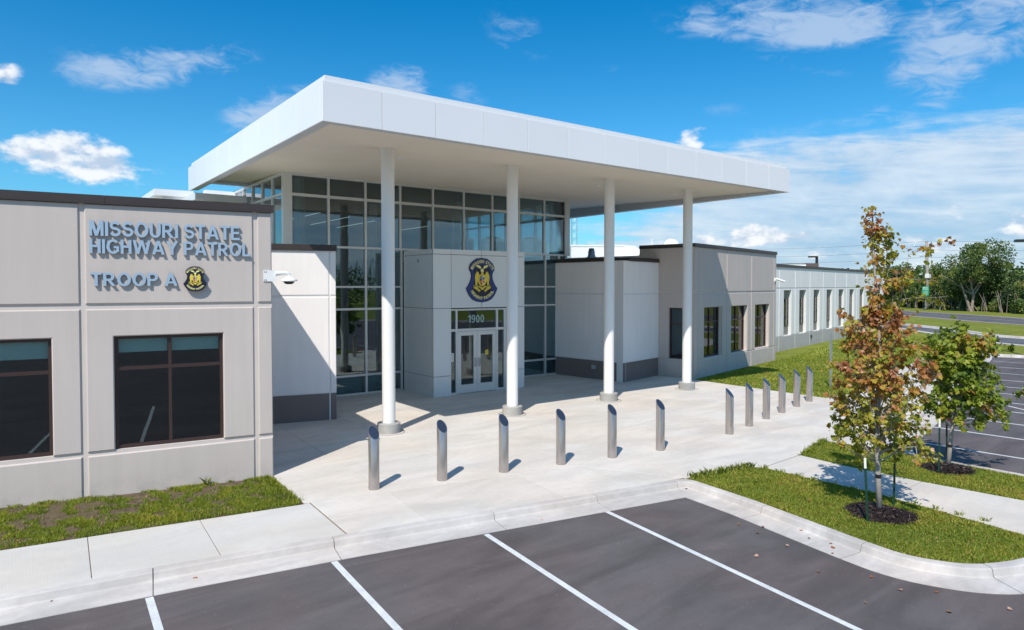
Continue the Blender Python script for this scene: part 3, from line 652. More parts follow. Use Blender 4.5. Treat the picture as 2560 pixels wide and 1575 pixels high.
# tan block
KX = Vector((21.83, 16.89)); dT = Vector((.977, .213)).normalized(); TF = WF(KX, dT, (dT.y, -dT.x))
twin = [(.89, 2.69, .74, 2.82), (3.64, 5.49, .74, 2.82), (6.42, 8.28, .74, 2.82)]
rowsT = [(-.4, .68, TAN), (.72, 3.39, TAN), (3.47, 5.26, TAN)]
wT = wall('tan_block_wall', TF, 0, 9.2, -.4, 5.27, rowsT, [(.31, .335), (3.13, 3.17), (5.93, 5.97), (8.86, 8.89)], twin, TANL, parent=B, proud=.025, chm=.010)
coping(TF, -.03, 9.23, 5.27, 5.41, wT, cuts=(4.6,))
for a, b, c, d in twin: window(TF, a, b, c, d, .17, [(a + b) / 2], [2.2], B)
TS = WF((21.49, 18.45), KX - Vector((21.49, 18.45)), (-dT.x, -dT.y)); lT = (KX - Vector((21.49, 18.45))).length
wTs = wall('tan_block_side_wall', TS, -.9, lT - .305, -.4, 5.27, rowsT, [], [(.45, 1.24, .73, 2.81)], TANL, parent=B, proud=.025)
coping(TS, -.9, lT - .44, 5.27, 5.405, wTs); window(TS, .45, 1.24, .73, 2.81, .12, [], [2.17], B)
TE = WF(TF.P(9.2, 0, 0)[:2], (-dT.y, dT.x), dT)
wTe = wall('tan_block_end_wall', TE, .305, 2.6, -.4, 5.27, rowsT, [], [], TANL, parent=B, proud=.025); coping(TE, .4, 2.6, 5.27, 5.40, wTe)
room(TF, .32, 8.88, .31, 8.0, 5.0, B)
mb = MB(); mb.prism([(18.9, 18.3, 4.3), (21.5, 18.9, 4.3), (23, 34, 4.3), (19.3, 34, 4.3)], [(18.9, 18.3, 4.5), (21.5, 18.9, 4.5), (23, 34, 4.5), (19.3, 34, 4.5)]); mb.build('roof', ROOF, B)
# far white wing
FF = WF((34.4, 21.04), dT, (dT.y, -dT.x))
fj = [.5, 3.24, 6.03, 8.82, 11.6, 14.44, 17.32, 20.1, 23.05, 25.96]
fwin = [(1.28, 2.55), (4.03, 5.29), (6.81, 8.07), (9.62, 10.87), (12.48, 13.75), (15.30, 16.55), (18.2, 19.45), (21.0, 22.25), (23.88, 25.1)]
fh = [(a, b, .83, 3.45) for a, b in fwin]
wF = wall('far_wing_wall', FF, -4.0, 26.3, -.4, 4.79, [(-.4, .80, FWT), (.835, 3.54, WHT), (3.60, 4.78, WHT)], [(-2.3, -2.26)] + [(x - .02, x + .02) for x in fj], fh, WHTJ, parent=B, proud=.025, thick=.5)
coping(FF, -4, 26.33, 4.79, 4.94, wF, cuts=(3, 9, 15, 21), m=mat('grey_coping', (.075, .068, .07), .45, .3))
for a, b in fwin:
    for z0_, z1_ in ((.83, 1.35), (3.01, 3.45)): mb = MB(); mb.wbox(FF, a, b, -.24, -.17, z0_, z1_); mb.build('infill_panel', INF, wF)
    window(FF, a, b, 1.35, 3.01, .15, [b - .48], [], B, fw=.06, fd=.05)
    mb = MB(); mb.wbox(FF, b - .46, b - .30, -.34, -.33, 1.40, 2.95); mb.build('curtain', WPL, B)
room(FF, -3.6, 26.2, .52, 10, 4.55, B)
mb = MB(); mb.wbox(FF, 26.0, 26.3, -10, -.5, -.4, 4.79); mb.build('end_wall', WHT, B)

# lobby curtain wall (plane y=21.3)
CWF = WF((0, 21.3), (1, 0), (0, -1))
X0, X1 = 6.98, 19.12
cwm = MB(); th = .13
def cwv(x0, x1, z0, z1, p=0): cwm.wbox(CWF, x0, x1, -th, p, z0, z1)
def cwh(z0, z1, x0, x1): cwm.wbox(CWF, x0, x1, -th, -.004, z0, z1)
mull_up = [8.45, 9.76, 11.08, 12.41, 13.75, 15.07, 16.38, 17.70]
cwv(X0, 7.27, 4.4, 7.32, .02); cwv(18.86, X1, 4.98, 7.32, .02)
for x in mull_up: cwv(x, x + .075, 4.96, 7.24)
cwh(7.24, 7.32, 7.27, 18.86); cwh(6.59, 6.68, 7.27, 18.86); cwh(4.96, 5.03, 7.27, 18.86)
lowm_l = [8.45, 9.76, 11.118]; lowm_r = [15.10, 16.42, 17.76, 18.49]
for x in lowm_l + lowm_r: cwv(x, x + (.075 if x < 18.4 else .1), -.02, 4.96)
cwv(7.9, 7.97, -.02, 4.96)
for z0, z1 in [(3.64, 3.70), (2.88, 2.95), (.62, .69), (-.02, .055)]: cwh(z0, z1, 7.9, 11.17); cwh(z0, z1, 15.15, 18.5)
CW = cwm.build('curtain_wall', ALU, B)
def pane(x0, x1, z0, z1, m=GLL, par=None): g = MB(); g.wbox(CWF, x0, x1, -.06, -.052, z0, z1); g.build('pane', m, par or CW)
xs = [7.27] + [v for x in mull_up for v in (x, x + .075)] + [18.86]
for i in range(0, len(xs), 2): pane(xs[i], xs[i + 1], 6.68, 7.24); pane(xs[i], xs[i + 1], 5.03, 6.59)
zr = [.055, .62, .69, 2.88, 2.95, 3.64, 3.70, 4.96]
for xl in ([7.97, 8.45, 8.525, 9.76, 9.835, 11.118], [15.175, 16.42, 16.495, 17.76, 17.835, 18.49]):
    for i in range(0, len(xl), 2):
        for j in range(0, len(zr), 2): pane(xl[i], xl[i + 1], zr[j], zr[j + 1])
# side glazing of the upper hall
def sideglaz(x, nx, y1, lab):
    W_ = WF((x, 21.3), (0, 1), (nx, 0)); mb = MB(); ys = [1.12 * k for k in range(1, int(y1 / 1.12) + 1)]
    mb.wbox(W_, .135, y1, -.13, -.002, 7.24, 7.32) if nx < 0 else mb.wbox(W_, .135, y1, -.13, -.002, 7.24, 7.32)
    mb.wbox(W_, .135, y1, -.13, -.004, 6.59, 6.67); mb.wbox(W_, .135, y1, -.13, -.004, 4.5, 5.0)
    E = [.135]
    for y in ys: mb.wbox(W_, y - .035, y + .035, -.13, 0, 5.0, 7.24); E += [y - .035, y + .035]
    E.append(y1); o = mb.build('side_glazing', ALU, B)
    for i in range(0, len(E), 2):
        if E[i + 1] - E[i] > .1:
            for a, b in ((5.0, 6.59), (6.67, 7.24)): g = MB(); g.wbox(W_, E[i], E[i + 1], -.06, -.052, a, b); g.build('pane', GLS if nx > 0 else GLL, o)
sideglaz(X0, -1, 5.62, 'l'); sideglaz(X1, 1, 9.0, 'r')
mb = MB(); mb.box(5.95, 7.1, 26.95, 27.3, 4.3, 7.3); mb.build('clerestory_wall', ALP, B)
# lobby shell inside
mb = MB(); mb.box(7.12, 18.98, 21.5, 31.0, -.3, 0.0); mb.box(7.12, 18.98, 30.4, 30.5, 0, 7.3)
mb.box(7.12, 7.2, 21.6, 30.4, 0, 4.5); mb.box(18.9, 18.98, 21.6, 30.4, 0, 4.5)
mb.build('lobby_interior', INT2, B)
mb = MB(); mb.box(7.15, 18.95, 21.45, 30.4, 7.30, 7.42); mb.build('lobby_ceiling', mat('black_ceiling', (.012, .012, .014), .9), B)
mb = MB()
for x, y in [(7.9, 22.4), (11.6, 22.6), (15.5, 24.5), (18.2, 24.0), (13.0, 27.5)]: mb.lathe((x, y, 0), [(.17, 0), (.17, 7.3)], 16)
mb.box(11.9, 14.5, 21.6, 23.2, 4.6, 4.9)
mb.build('lobby_columns', mat('interior_column', (.30, .31, .30), .6), B)
for k, x in enumerate([8.6, 10.0, 11.4, 14.2]):
    mb = MB(); mb.box(x, x + .03, 22.4 + .8 * k, 26.4 + .7 * k, 6.22, 6.235); mb.build('linear_light', LAMP, B)
for x0, x1 in ((8.5, 9.7), (9.85, 10.95), (16.5, 17.7), (17.85, 18.4)):
    mb = MB(); mb.box(x0, x1, 21.52, 21.60, .06, .58)
    for k in range(6): mb.box(x0, x1, 21.49, 21.52, .09 + .085 * k, .15 + .085 * k)
    mb.build('radiator', mat('teal_grey_metal', (.20, .27, .28), .5), B)

# entrance vestibule
VF = WF((0, 19.2), (1, 0), (0, -1)); vx0, vx1 = 11.21, 15.03
ves = MB(); ves.box(vx0 + .02, 11.9, 19.23, 21.2, -.05, 4.9); ves.box(14.31, vx1 - .02, 19.23, 21.2, -.05, 4.9); ves.box(11.9, 14.31, 19.23, 21.2, 2.93, 4.9)
ves.box(11.9, 14.31, 20.9, 21.0, -.02, 2.93)
V = ves.build('vestibule', DRK, B)
def vp(w, a, b, c, d, m=VSP): panel('panel', w, [(a, c), (b, c), (b, d), (a, d)], -.03, 0, .003, m, V)
g_ = .007
for c, d in [(-.01, .668), (.682, 2.943), (2.957, 4.75), (4.765, 4.93)]:
    vp(VF, vx0, 11.903, c, d) if d < 2.95 else vp(VF, vx0, 11.903, c, d)
    vp(VF, 14.31, vx1, c, d)
for a, b in [(11.917, 13.133), (13.147, 14.296)]:
    vp(VF, a, b, 2.957, 4.75); vp(VF, a, b, 4.765, 4.93)
VS = WF((vx0, 19.2), (0, 1), (-1, 0)); VR = WF((vx1, 19.2), (0, 1), (1, 0))
for w_ in (VS, VR):
    for c, d in [(-.01, .668), (.682, 2.943), (2.957, 4.75), (4.765, 4.93)]:
        vp(w_, .004, .24, c, d); vp(w_, .254, 2.05, c, d)
mb = MB(); mb.box(vx0 + .03, vx1 - .03, 19.23, 21.28, 4.9, 4.925); mb.build('vestibule_roof', ALP, V)
# entrance doors and frame
DF = WF((0, 19.27), (1, 0), (0, -1)); mb = MB()
for a, b in [(11.9, 11.945), (12.13, 12.20), (13.82, 13.90), (14.16, 14.31)]: mb.wbox(DF, a, b, -.1, 0, 0, 2.92)
mb.wbox(DF, 11.945, 14.16, -.1, -.003, 2.86, 2.92)
for a, b in [(11.945, 12.13), (12.20, 13.82), (13.90, 14.16)]: mb.wbox(DF, a, b, -.1, -.003, 2.15, 2.235); 
for a, b in [(11.945, 12.13), (13.90, 14.16)]: mb.wbox(DF, a, b, -.1, -.003, 0, .07)
EF = mb.build('entrance_frame', ALU, B)
for a, b, c, d in [(11.945, 12.13, .07, 2.15), (11.945, 12.13, 2.235, 2.86), (12.20, 13.82, 2.235, 2.86), (13.90, 14.16, .07, 2.15), (13.90, 14.16, 2.235, 2.86)]:
    g = MB(); g.wbox(DF, a, b, -.05, -.042, c, d); g.build('pane', GLO, EF)
for a, b, hx in [(12.21, 13.005, 12.93), (13.015, 13.81, 13.09)]:
    mb = MB(); mb.wbox(DF, a, a + .14, -.06, -.01, .02, 2.14); mb.wbox(DF, b - .14, b, -.06, -.01, .02, 2.14); mb.wbox(DF, a + .14, b - .14, -.06, -.011, .02, .31); mb.wbox(DF, a + .14, b - .14, -.06, -.011, 2.0, 2.14)
    D = mb.build('entrance_door', ALU, B); g = MB(); g.wbox(DF, a + .14, b - .14, -.04, -.032, .31, 2.0); g.build('door_glass', GLO, D)
    h = MB(); h.tube([DF.P(hx, 0, .92), DF.P(hx, .06, .95), DF.P(hx, .06, 1.17), DF.P(hx, 0, 1.2)], .012, 8); h.wbox(DF, hx - .03, hx + .03, -.01, -.004, .9, 1.22); h.build('handle', GAL, D)
# canopy
CX0, CX1, CY0, CY1, CZ0, CZ1 = 5.06, 22.05, 13.0, 25.4, 7.0, 7.8
cb = MB(); cb.box(CX0 + .03, CX1 - .03, CY0 + .03, CY1 - .03, 7.45, CZ1 - .02)
cb.box(CX0 + .03, CX1 - .03, CY0 + .03, CY0 + .25, CZ0 + .01, 7.45); cb.box(CX0 + .03, CX1 - .03, CY1 - .25, CY1 - .03, 7.32, 7.45)
cb.box(CX0 + .03, CX0 + .25, CY0 + .25, CY1 - .25, CZ0 + .01, 7.45); cb.box(CX1 - .25, CX1 - .03, CY0 + .25, CY1 - .25, CZ0 + .01, 7.45)
CAN = cb.build('canopy', mat('grey_sealant', (.52, .53, .54), .7), B)
def fascia(w, L, n, z0=CZ0, z1=CZ1, first=0):
    e = [0] + ([first] if first else []); e += [e[-1] + (L - e[-1]) * (k + 1) / n for k in range(n)]
    for a, b in zip(e[:-1], e[1:]): panel('fascia_panel', w, [(a + .006, z0), (b - .006, z0), (b - .006, z1), (a + .006, z1)], -.03, 0, .003, ALP, CAN)
fascia(WF((CX0, CY0), (1, 0), (0, -1)), CX1 - CX0, 13); fascia(WF((CX0, CY0), (0, 1), (-1, 0)), CY1 - CY0, 9, first=.16)
fascia(WF((CX1, CY0), (0, 1), (1, 0)), CY1 - CY0, 9); fascia(WF((CX0, CY1), (1, 0), (0, 1)), CX1 - CX0, 13, z0=7.31)
# soffit, split in boards with fine joints, rising slightly towards the lobby
def sz(y): return 7.075 + .029 * (y - CY0)
for j in range(3):
    for k in range(4):
        x0 = CX0 + .25 + (CX1 - CX0 - .5) * k / 4 + .002; x1 = CX0 + .25 + (CX1 - CX0 - .5) * (k + 1) / 4 - .002; ys = [CY0 + .25, 17.2, 21.3, CY1 - .25]; y0, y1 = ys[j] + .002, ys[j + 1] - .002
        mb = MB(); mb.prism([(x0, y0, sz(y0)), (x1, y0, sz(y0)), (x1, y1, sz(y1)), (x0, y1, sz(y1))], [(x0, y0, 7.5), (x1, y0, 7.5), (x1, y1, 7.5), (x0, y1, 7.5)]); mb.build('soffit_panel', SOF, CAN)
IN = .09; cp = WF((CX0 + IN, CY0 + IN), (1, 0), (0, -1)); Lx = CX1 - CX0 - 2 * IN; Ly = CY1 - CY0 - 2 * IN
for w_, L_ in ((cp, Lx), (WF((CX0 + IN, CY0 + IN), (0, 1), (-1, 0)), Ly), (WF((CX1 - IN, CY0 + IN), (0, 1), (1, 0)), Ly), (WF((CX0 + IN, CY1 - IN), (1, 0), (0, 1)), Lx)):
    n_ = max(3, round(L_ / 3.0))
    i0 = .184 if abs(w_.d.y) > .5 else 0; L_ -= 2 * i0
    for k in range(n_):
        mb = MB(); mb.wbox(w_, i0 + L_ * k / n_ + (.001 if k else .0), i0 + L_ * (k + 1) / n_ - .004, -.18, 0, CZ1 + .028, CZ1 + .145); mb.build('roof_coping', ALP, CAN)
mb = MB(); mb.box(CX0 + .30, CX1 - .30, CY0 + .33, CY1 - .33, CZ1 - .01, CZ1 + .02); mb.build('dark_shadow_fill', DRK, CAN)  # black sheet behind the coping, shade put in as colour
mb = MB()
mb.wbox(cp, .05, Lx - .05, -.16, -.03, CZ1 - .01, CZ1 + .0279); mb.wbox(WF((CX0 + IN, CY0 + IN), (0, 1), (-1, 0)), .17, Ly - .05, -.16, -.03, CZ1 - .01, CZ1 + .0279)
mb.build('dark_shadow_fill', DRK, CAN)  # black strips paint the shadow line between fascia and coping
for x, y in [(8.55, 16.4), (12.45, 16.6), (16.4, 16.8), (20.2, 16.6)]:
    mb = MB(); mb.lathe((x, y, sz(y) - .012), [(.09, 0), (.10, .004), (.10, .03)], 20); mb.lathe((x, y, sz(y) - .02), [(.06, 0), (.06, .012)], 16); mb.build('downlight', WPL, CAN)
# columns
for x in (7.66, 11.58, 15.49, 19.43):
    mb = MB(); mb.lathe((x, 15.35, 0), [(.165, .2), (.165, 7.16)], 40); c = mb.build('column', CLM, B, smooth=True, auto=40)
    mb = MB(); mb.lathe((x, 15.35, 0), [(.29, -.02), (.29, .235), (.275, .25), (.17, .25)], 40); mb.build('pedestal', PED, c, smooth=True, auto=40)
    mb = MB(); mb.lathe((x, 15.35, 0), [(.40, .004), (.385, .004), (.385, .001), (.40, .001)], 40, False); mb.build('isolation_joint', DRK, c)
    mb = MB(); mb.lathe((x, 15.35, 0), [(.19, 7.10), (.19, 7.165)], 32); mb.build('collar', CLM, c, smooth=True, auto=40)
# lower rear roof left of the lobby
mb = MB(); mb.box(5.30, 7.2, 25.5, 32.5, 6.75, 6.98); mb.box(5.9, 7.0, 27.5, 32.5, 4.4, 6.75); mb.build('rear_clerestory', ALP, B)
mb = MB(); mb.prism([(4.9, 29.5, 4.4), (5.9, 29.4, 4.4), (5.9, 38, 4.4), (4.9, 38, 4.4)], [(4.9, 29.5, 7.3), (5.9, 29.4, 7.3), (5.9, 38, 7.3), (4.9, 38, 7.3)]); mb.build('plant_screen', ALP, B)
mb = MB(); mb.prism([(4.6, 29.3, 7.25), (6.0, 29.2, 7.25), (6.0, 38.2, 7.25), (4.6, 38.2, 7.25)], [(4.62, 29.3, 7.5), (6.0, 29.2, 7.5), (6.0, 38.2, 7.5), (4.62, 38.2, 7.5)]); mb.build('plant_screen_cap', ALP, B)
mb = MB(); mb.box(-5, 22, 31, 60, 4.2, 4.4); mb.build('roof', ROOF, B)

# ------------------------------------------------------------------ lettering and emblems
def _arc(cx, cy, rx, ry, a0, a1, n=10): return [(cx + rx * math.cos(R(a0 + (a1 - a0) * k / n)), cy + ry * math.sin(R(a0 + (a1 - a0) * k / n))) for k in range(n + 1)]
def _stroke(path, h):
    o, i_ = [], []
    for k, p in enumerate(path):
        p = Vector(p); a = Vector(path[max(0, k - 1)]); b = Vector(path[min(len(path) - 1, k + 1)]); d = (b - a).normalized(); n = Vector((-d.y, d.x)) * h; o.append(tuple(p + n)); i_.append(tuple(p - n))
    return ('S', o, i_)
def _mir(q, w): return [(w - x, y) for x, y in q][::-1]
_v = .205; _h = .165
def _rc(a, b, c, d): return ('P', [(a, c), (b, c), (b, d), (a, d)])
_bowl = ('S', [(.15, 1), (.42, 1)] + _arc(.42, .69, .30, .31, 90, -90)[1:] + [(.15, .38)], [(.15, 1 - _h), (.40, 1 - _h)] + _arc(.40, .69, .115, .31 - _h, 90, -90)[1:] + [(.15, .38 + _h)])
GL = {
 'I': (.205, [_rc(0, .205, 0, 1)]), 'L': (.62, [_rc(0, _v, 0, 1), _rc(_v, .62, 0, _h)]), 'T': (.70, [_rc(0, .70, 1 - _h, 1), _rc(.2475, .4525, 0, 1 - _h)]),
 'E': (.66, [_rc(0, _v, 0, 1), _rc(_v, .66, 0, _h), _rc(_v, .61, .43, .43 + _h), _rc(_v, .64, 1 - _h, 1)]), 'H': (.74, [_rc(0, _v, 0, 1), _rc(.74 - _v, .74, 0, 1), _rc(_v, .74 - _v, .43, .43 + _h)]),
 'A': (.90, [('P', [(0, 0), (.22, 0), (.55, 1), (.34, 1)]), ('P', _mir([(0, 0), (.22, 0), (.55, 1), (.34, 1)], .90)), _rc(.24, .66, .20, .36)]),
 'M': (.90, [_rc(0, .19, 0, 1), _rc(.71, .90, 0, 1), ('P', [(.02, 1), (.28, 1), (.535, 0), (.365, 0)]), ('P', _mir([(.02, 1), (.28, 1), (.535, 0), (.365, 0)], .90))]),
 'W': (1.24, [('P', [(0, 1), (.21, 1), (.43, 0), (.23, 0)]), ('P', [(.23, 0), (.43, 0), (.72, 1), (.52, 1)]), ('P', _mir([(0, 1), (.21, 1), (.43, 0), (.23, 0)], 1.24)), ('P', _mir([(.23, 0), (.43, 0), (.72, 1), (.52, 1)], 1.24))]),
 'Y': (.88, [('P', [(0, 1), (.24, 1), (.54, .42), (.335, .42)]), ('P', _mir([(0, 1), (.24, 1), (.54, .42), (.335, .42)], .88)), _rc(.3375, .5425, 0, .44)]),
 'V': (.86, [('P', [(0, 1), (.22, 1), (.535, 0), (.325, 0)]), ('P', _mir([(0, 1), (.22, 1), (.535, 0), (.325, 0)], .86))]),
 'N': (.76, [_rc(0, .19, 0, 1), _rc(.57, .76, 0, 1), ('P', [(.0, 1), (.21, 1), (.76, 0), (.55, 0)])]),
 'O': (.90, [('S', _arc(.45, .5, .45, .515, 0, 360, 32), _arc(.45, .5, .235, .345, 0, 360, 32))]), 'C': (.82, [('S', _arc(.45, .5, .45, .515, 42, 318, 24), _arc(.45, .5, .235, .345, 42, 318, 24))]),
 'G': (.86, [('S', _arc(.45, .5, .45, .515, 42, 318, 24), _arc(.45, .5, .235, .345, 42, 318, 24)), _rc(.48, .85, .38, .53), _rc(.66, .85, .13, .38)]),
 'U': (.74, [('S', [(0, 1), (0, .37)] + _arc(.37, .37, .37, .385, 180, 360, 16)[1:] + [(.74, 1)], [(_v, 1), (_v, .37)] + _arc(.37, .37, .37 - _v, .385 - _h, 180, 360, 16)[1:] + [(.74 - _v, 1)])]),
 'D': (.78, [_rc(0, _v, 0, 1), ('S', [(.18, 1)] + _arc(.33, .5, .45, .5, 90, -90, 16) + [(.18, 0)], [(.18, 1 - _h)] + _arc(.31, .5, .255, .5 - _h, 90, -90, 16) + [(.18, _h)])]),
 'P': (.72, [_rc(0, _v, 0, 1), _bowl]), 'R': (.80, [_rc(0, _v, 0, 1), _bowl, ('P', [(.27, .42), (.50, .42), (.80, 0), (.55, 0)])]),
 'S': (.72, [_stroke(_arc(.355, .71, .255, .20, 18, 270, 14) + _arc(.36, .30, .265, .21, 90, -165, 14)[1:], .093)]),
 '0': (.56, [('S', _arc(.28, .5, .28, .515, 0, 360, 24), _arc(.28, .5, .095, .36, 0, 360, 24))]), '1': (.40, [_rc(.20, .39, 0, 1), ('P', [(.0, .66), (.20, .76), (.26, 1.0), (.20, .95), (.0, .83)])]),
 '9': (.56, [('S', _arc(.28, .68, .28, .335, 0, 360, 24), _arc(.28, .68, .10, .19, 0, 360, 24)), _stroke(_arc(.20, .46, .27, .38, 25, -115, 12), .085)]), '-': (.34, [_rc(0, .34, .33, .5)])}
def letter_mesh(ch, fmap, n0, n1):
    """fmap(x, y, n) -> point; each piece a hair prouder than the last so that no two faces share a plane"""
    wd, pcs = GL[ch]; mb = MB()
    for k, pc in enumerate(pcs):
        e = (n1 - n0) * .012 * k; a, b = n0 - 0 * e, n1 + e
        if pc[0] == 'P': mb.rings([[fmap(x, y, a) for x, y in pc[1]], [fmap(x, y, b) for x, y in pc[1]]])
        else:
            o, i_ = pc[1], pc[2]; closed = (Vector(o[0]) - Vector(o[-1])).length < 1e-6; m_ = len(o)
            secs_ = [[fmap(*o[q], a), fmap(*o[q], b), fmap(*i_[q], b), fmap(*i_[q], a)] for q in range(m_)]
            mb.rings(secs_, not closed)
    return mb
def text_line(parent, txt, w, s_left, s_right, zb, cap, n, ext, mats, off=0, flip=-1, space=1.0, sp_w=.4, partname='letter'):
    """one mesh per character, fitted between two wall positions; flip=-1 when s runs right to left"""
    pos = []; x = 0.0
    for ch in txt:
        if ch == ' ': x += sp_w * .8; continue
        pos.append((ch, x)); x += GL[ch][0] + .085 * space
    k = abs(s_right - s_left) / ((x - .085 * space) * cap)
    for ch, ox in pos:
        mb = letter_mesh(ch, lambda a, b, c: w.P(s_left + flip * (a + ox) * cap * k, c, zb + b * cap), n, n + 2 * ext); o = mb.build(partname, mats, parent)
        if len(mats) > 1:
            for p in o.data.polygons:
                if abs(Vector((p.normal.x, p.normal.y)).dot(w.n)) < .5 or abs(p.normal.z) > .5: p.material_index = 1
sg = empty('wall_lettering', 'raised blue grey metal letters reading MISSOURI STATE HIGHWAY PATROL TROOP A on the tan wall', 'sign', loc=(0, 0, 0))
LM = [STL, STLS]
text_line(sg, 'MISSOURI STATE', LWF, 2.98, .58, 4.56, .262, .004, .023, LM, off=.021, sp_w=.40)
text_line(sg, 'HIGHWAY PATROL', LWF, 2.98, .40, 4.26, .245, .004, .023, LM, off=.021, sp_w=.40)
text_line(sg, 'TROOP A', LWF, 2.97, 1.64, 3.70, .232, .004, .023, LM, off=.021, sp_w=.42)
nm = empty('address_number', 'white numerals 1900 on the glass above the entrance doors', 'sign')
text_line(nm, '1900', WF((0, 19.322), (1, 0), (0, -1)), 12.66, 13.33, 2.43, .27, .004, .002, [WPL], off=.016, flip=1, partname='digit')

OUT = [(0, 1.0), (.20, .975), (.33, .90), (.44, .80), (.50, .685), (.50, .60), (.455, .53), (.42, .45), (.418, .36), (.43, .28), (.475, .17), (.545, .05), (.62, -.03)]
OUTB = [(.62, -.03), (.58, -.14), (.50, -.28), (.38, -.41), (.22, -.48), (0, -.515)]
def emblem_outline(k=1.0):
    pts = OUT + OUTB[1:]; cx, cy = 0, .24
    right = [(x, y) for x, y in pts]; left = [(-x, y) for x, y in pts[::-1] if x > 0]
    return right + left
def flat(root, w, s0, z0, sc, n, poly, m, name, th=.004, flip=1, mx=1.0):
    P = [(s0 + flip * x * sc * mx, z0 + y * sc) for x, y in poly]; mb = MB()
    mb.rings([[w.P(a, n, z) for a, z in P], [w.P(a, n + th, z) for a, z in P]]); return mb.build(name, m, root)
def circ(cx, cy, rx, ry, n=20, a0=0, a1=360): return [(cx + rx * math.cos(R(a0 + (a1 - a0) * k / n)), cy + ry * math.sin(R(a0 + (a1 - a0) * k / n))) for k in range(n if a1 - a0 >= 360 else n + 1)]
def emblem(w, s0, z0, sc, flip, label, standoff=.0):
    root = empty('wall_emblem', label, 'emblem'); n = .002 + standoff; mx = 1.04
    f = lambda poly, m, name, lev: flat(root, w, s0, z0, sc, n + .025 + lev * .004 * sc, poly, m, name, .004 * sc, flip, mx)
    o = emblem_outline(); flat(root, w, s0, z0, sc, n, o, NAV, 'backing_plate', .028, flip, mx)
    f(inset(o, .018), BLU, 'border_band', 1)
    field = [(0, .765), (.14, .75), (.25, .68), (.315, .60), (.33, .52), (.30, .40), (.30, .28), (.33, .12), (.395, .0), (.40, -.06), (.35, -.18), (.24, -.28), (.12, -.33), (0, -.345)]
    f(field + [(-x, y) for x, y in field[::-1][1:-1]], NAV, 'center_field', 2)
    top = [(0, .99), (.20, .96), (.33, .885), (.43, .80), (.38, .715), (.27, .70), (.14, .775), (0, .79)]
    bear = [(.085, .40), (.13, .44), (.145, .50), (.175, .53), (.20, .515), (.205, .545), (.225, .53), (.235, .49), (.265, .44), (.285, .36), (.275, .22), (.265, .12), (.275, .055), (.19, .055), (.195, .12), (.175, .20), (.15, .17), (.12, .10), (.085, .08), (.075, .13), (.12, .22), (.145, .30), (.15, .37), (.10, .37)]
    for sg_ in (1, -1):
        f([(x * sg_, y) for x, y in bear], YEL, 'bear_figure', 3)
        f([(sg_ * x, y) for x, y in [(.04, .635), (.055, .70), (.10, .735), (.17, .755), (.25, .74), (.215, .725), (.235, .70), (.195, .70), (.205, .675), (.165, .68), (.165, .655), (.13, .665), (.10, .63)]], YEL2, 'plume', 3)
        f([(sg_ * x, y) for x, y in [(.03, .0), (.10, .055), (.30, .075), (.355, .04), (.345, -.02), (.28, -.055), (.19, -.10), (.11, -.175), (.115, -.12), (.055, -.13), (.13, -.06), (.22, -.01), (.12, .0), (.05, -.05)]], YEL, 'ribbon', 4)
    f(circ(0, .57, .062, .062, 16), YEL2, 'helmet', 4); f([(-.03, .52), (.03, .52), (.055, .44), (-.055, .44)], YEL, 'crest_neck', 4)
    f(circ(0, .245, .155, .205, 28), YEL, 'shield_ring', 4); f(circ(0, .245, .118, .165, 24), YEL2, 'shield_field', 5)
    f([(0, .41), (-.06, .39), (-.10, .33), (-.118, .25), (0, .25)], BLU, 'shield_quarter', 6); f([(0, .245), (-.118, .245), (-.10, .16), (-.06, .10), (0, .08)], RED, 'shield_quarter', 6)
    f([(-.075, .30), (-.04, .36), (-.03, .34), (-.055, .285)], LBL, 'moon_figure', 7); f([(-.08, .19), (-.03, .205), (-.02, .175), (-.07, .165)], YEL2, 'grizzly_figure', 7)
    f(circ(.055, .30, .035, .045, 12), BLU, 'arms_figure', 6); f(circ(.055, .19, .03, .045, 12), RED, 'arms_figure', 6)
    f(circ(0, -.045, .06, .045, 14), YEL, 'ribbon_knot', 5)
    # lettering on arcs
    def arc_text(txt, cx, cy, r, a0, a1, hgt, inner, lev=7, m=YEL2):
        n_ = len(txt); wd = {'I': .5, ' ': .55, 'M': 1.15, 'W': 1.2}; ws = [wd.get(c, .92) for c in txt]; tot = sum(ws); acc = 0
        for c, ww in zip(txt, ws):
            a = a0 + (a1 - a0) * (acc + ww / 2) / tot; acc += ww
            if c == ' ': continue
            wd_ = GL[c][0]; k = min(1.15, (abs(a1 - a0) * math.pi / 180 * r * ww / tot * .88) / (wd_ * hgt)) if r > .01 else 1.0
            th = R(a) - (math.pi / 2 if not inner else -math.pi / 2)
            def fm_(x, y, q, a=a, th=th, k=k, wd_=wd_):
                X = (x - wd_ / 2) * hgt * k; Y = y * hgt; px = cx + r * math.cos(R(a)) + X * math.cos(th) - Y * math.sin(th); py = cy + r * math.sin(R(a)) + X * math.sin(th) + Y * math.cos(th)
                return w.P(s0 + flip * px * sc * mx, q, z0 + py * sc)
            q0 = n + .025 + lev * .004 * sc; letter_mesh(c, fm_, q0, q0 + .004 * sc).build('letter', m, root)
    arc_text('MISSOURI STATE', 0, .40, .425, 155, 25, .108, False); arc_text('HIGHWAY PATROL', 0, .10, .520, 207, 333, .108, True)
    arc_text('SERVICE', -.19, -.30, .33, 118, 78, .042, False, 9, NAV); arc_text('PROTECTION', .19, -.30, .33, 102, 62, .040, False, 9, NAV)
    return root
emblem(VF, 13.145, 3.655, 1.02, 1, 'large blue and yellow patrol emblem on the wall above the entrance doors')
emblem(LWF, 1.35, 3.755, .305, -1, 'small blue and yellow patrol emblem beside the letters TROOP A', .045)

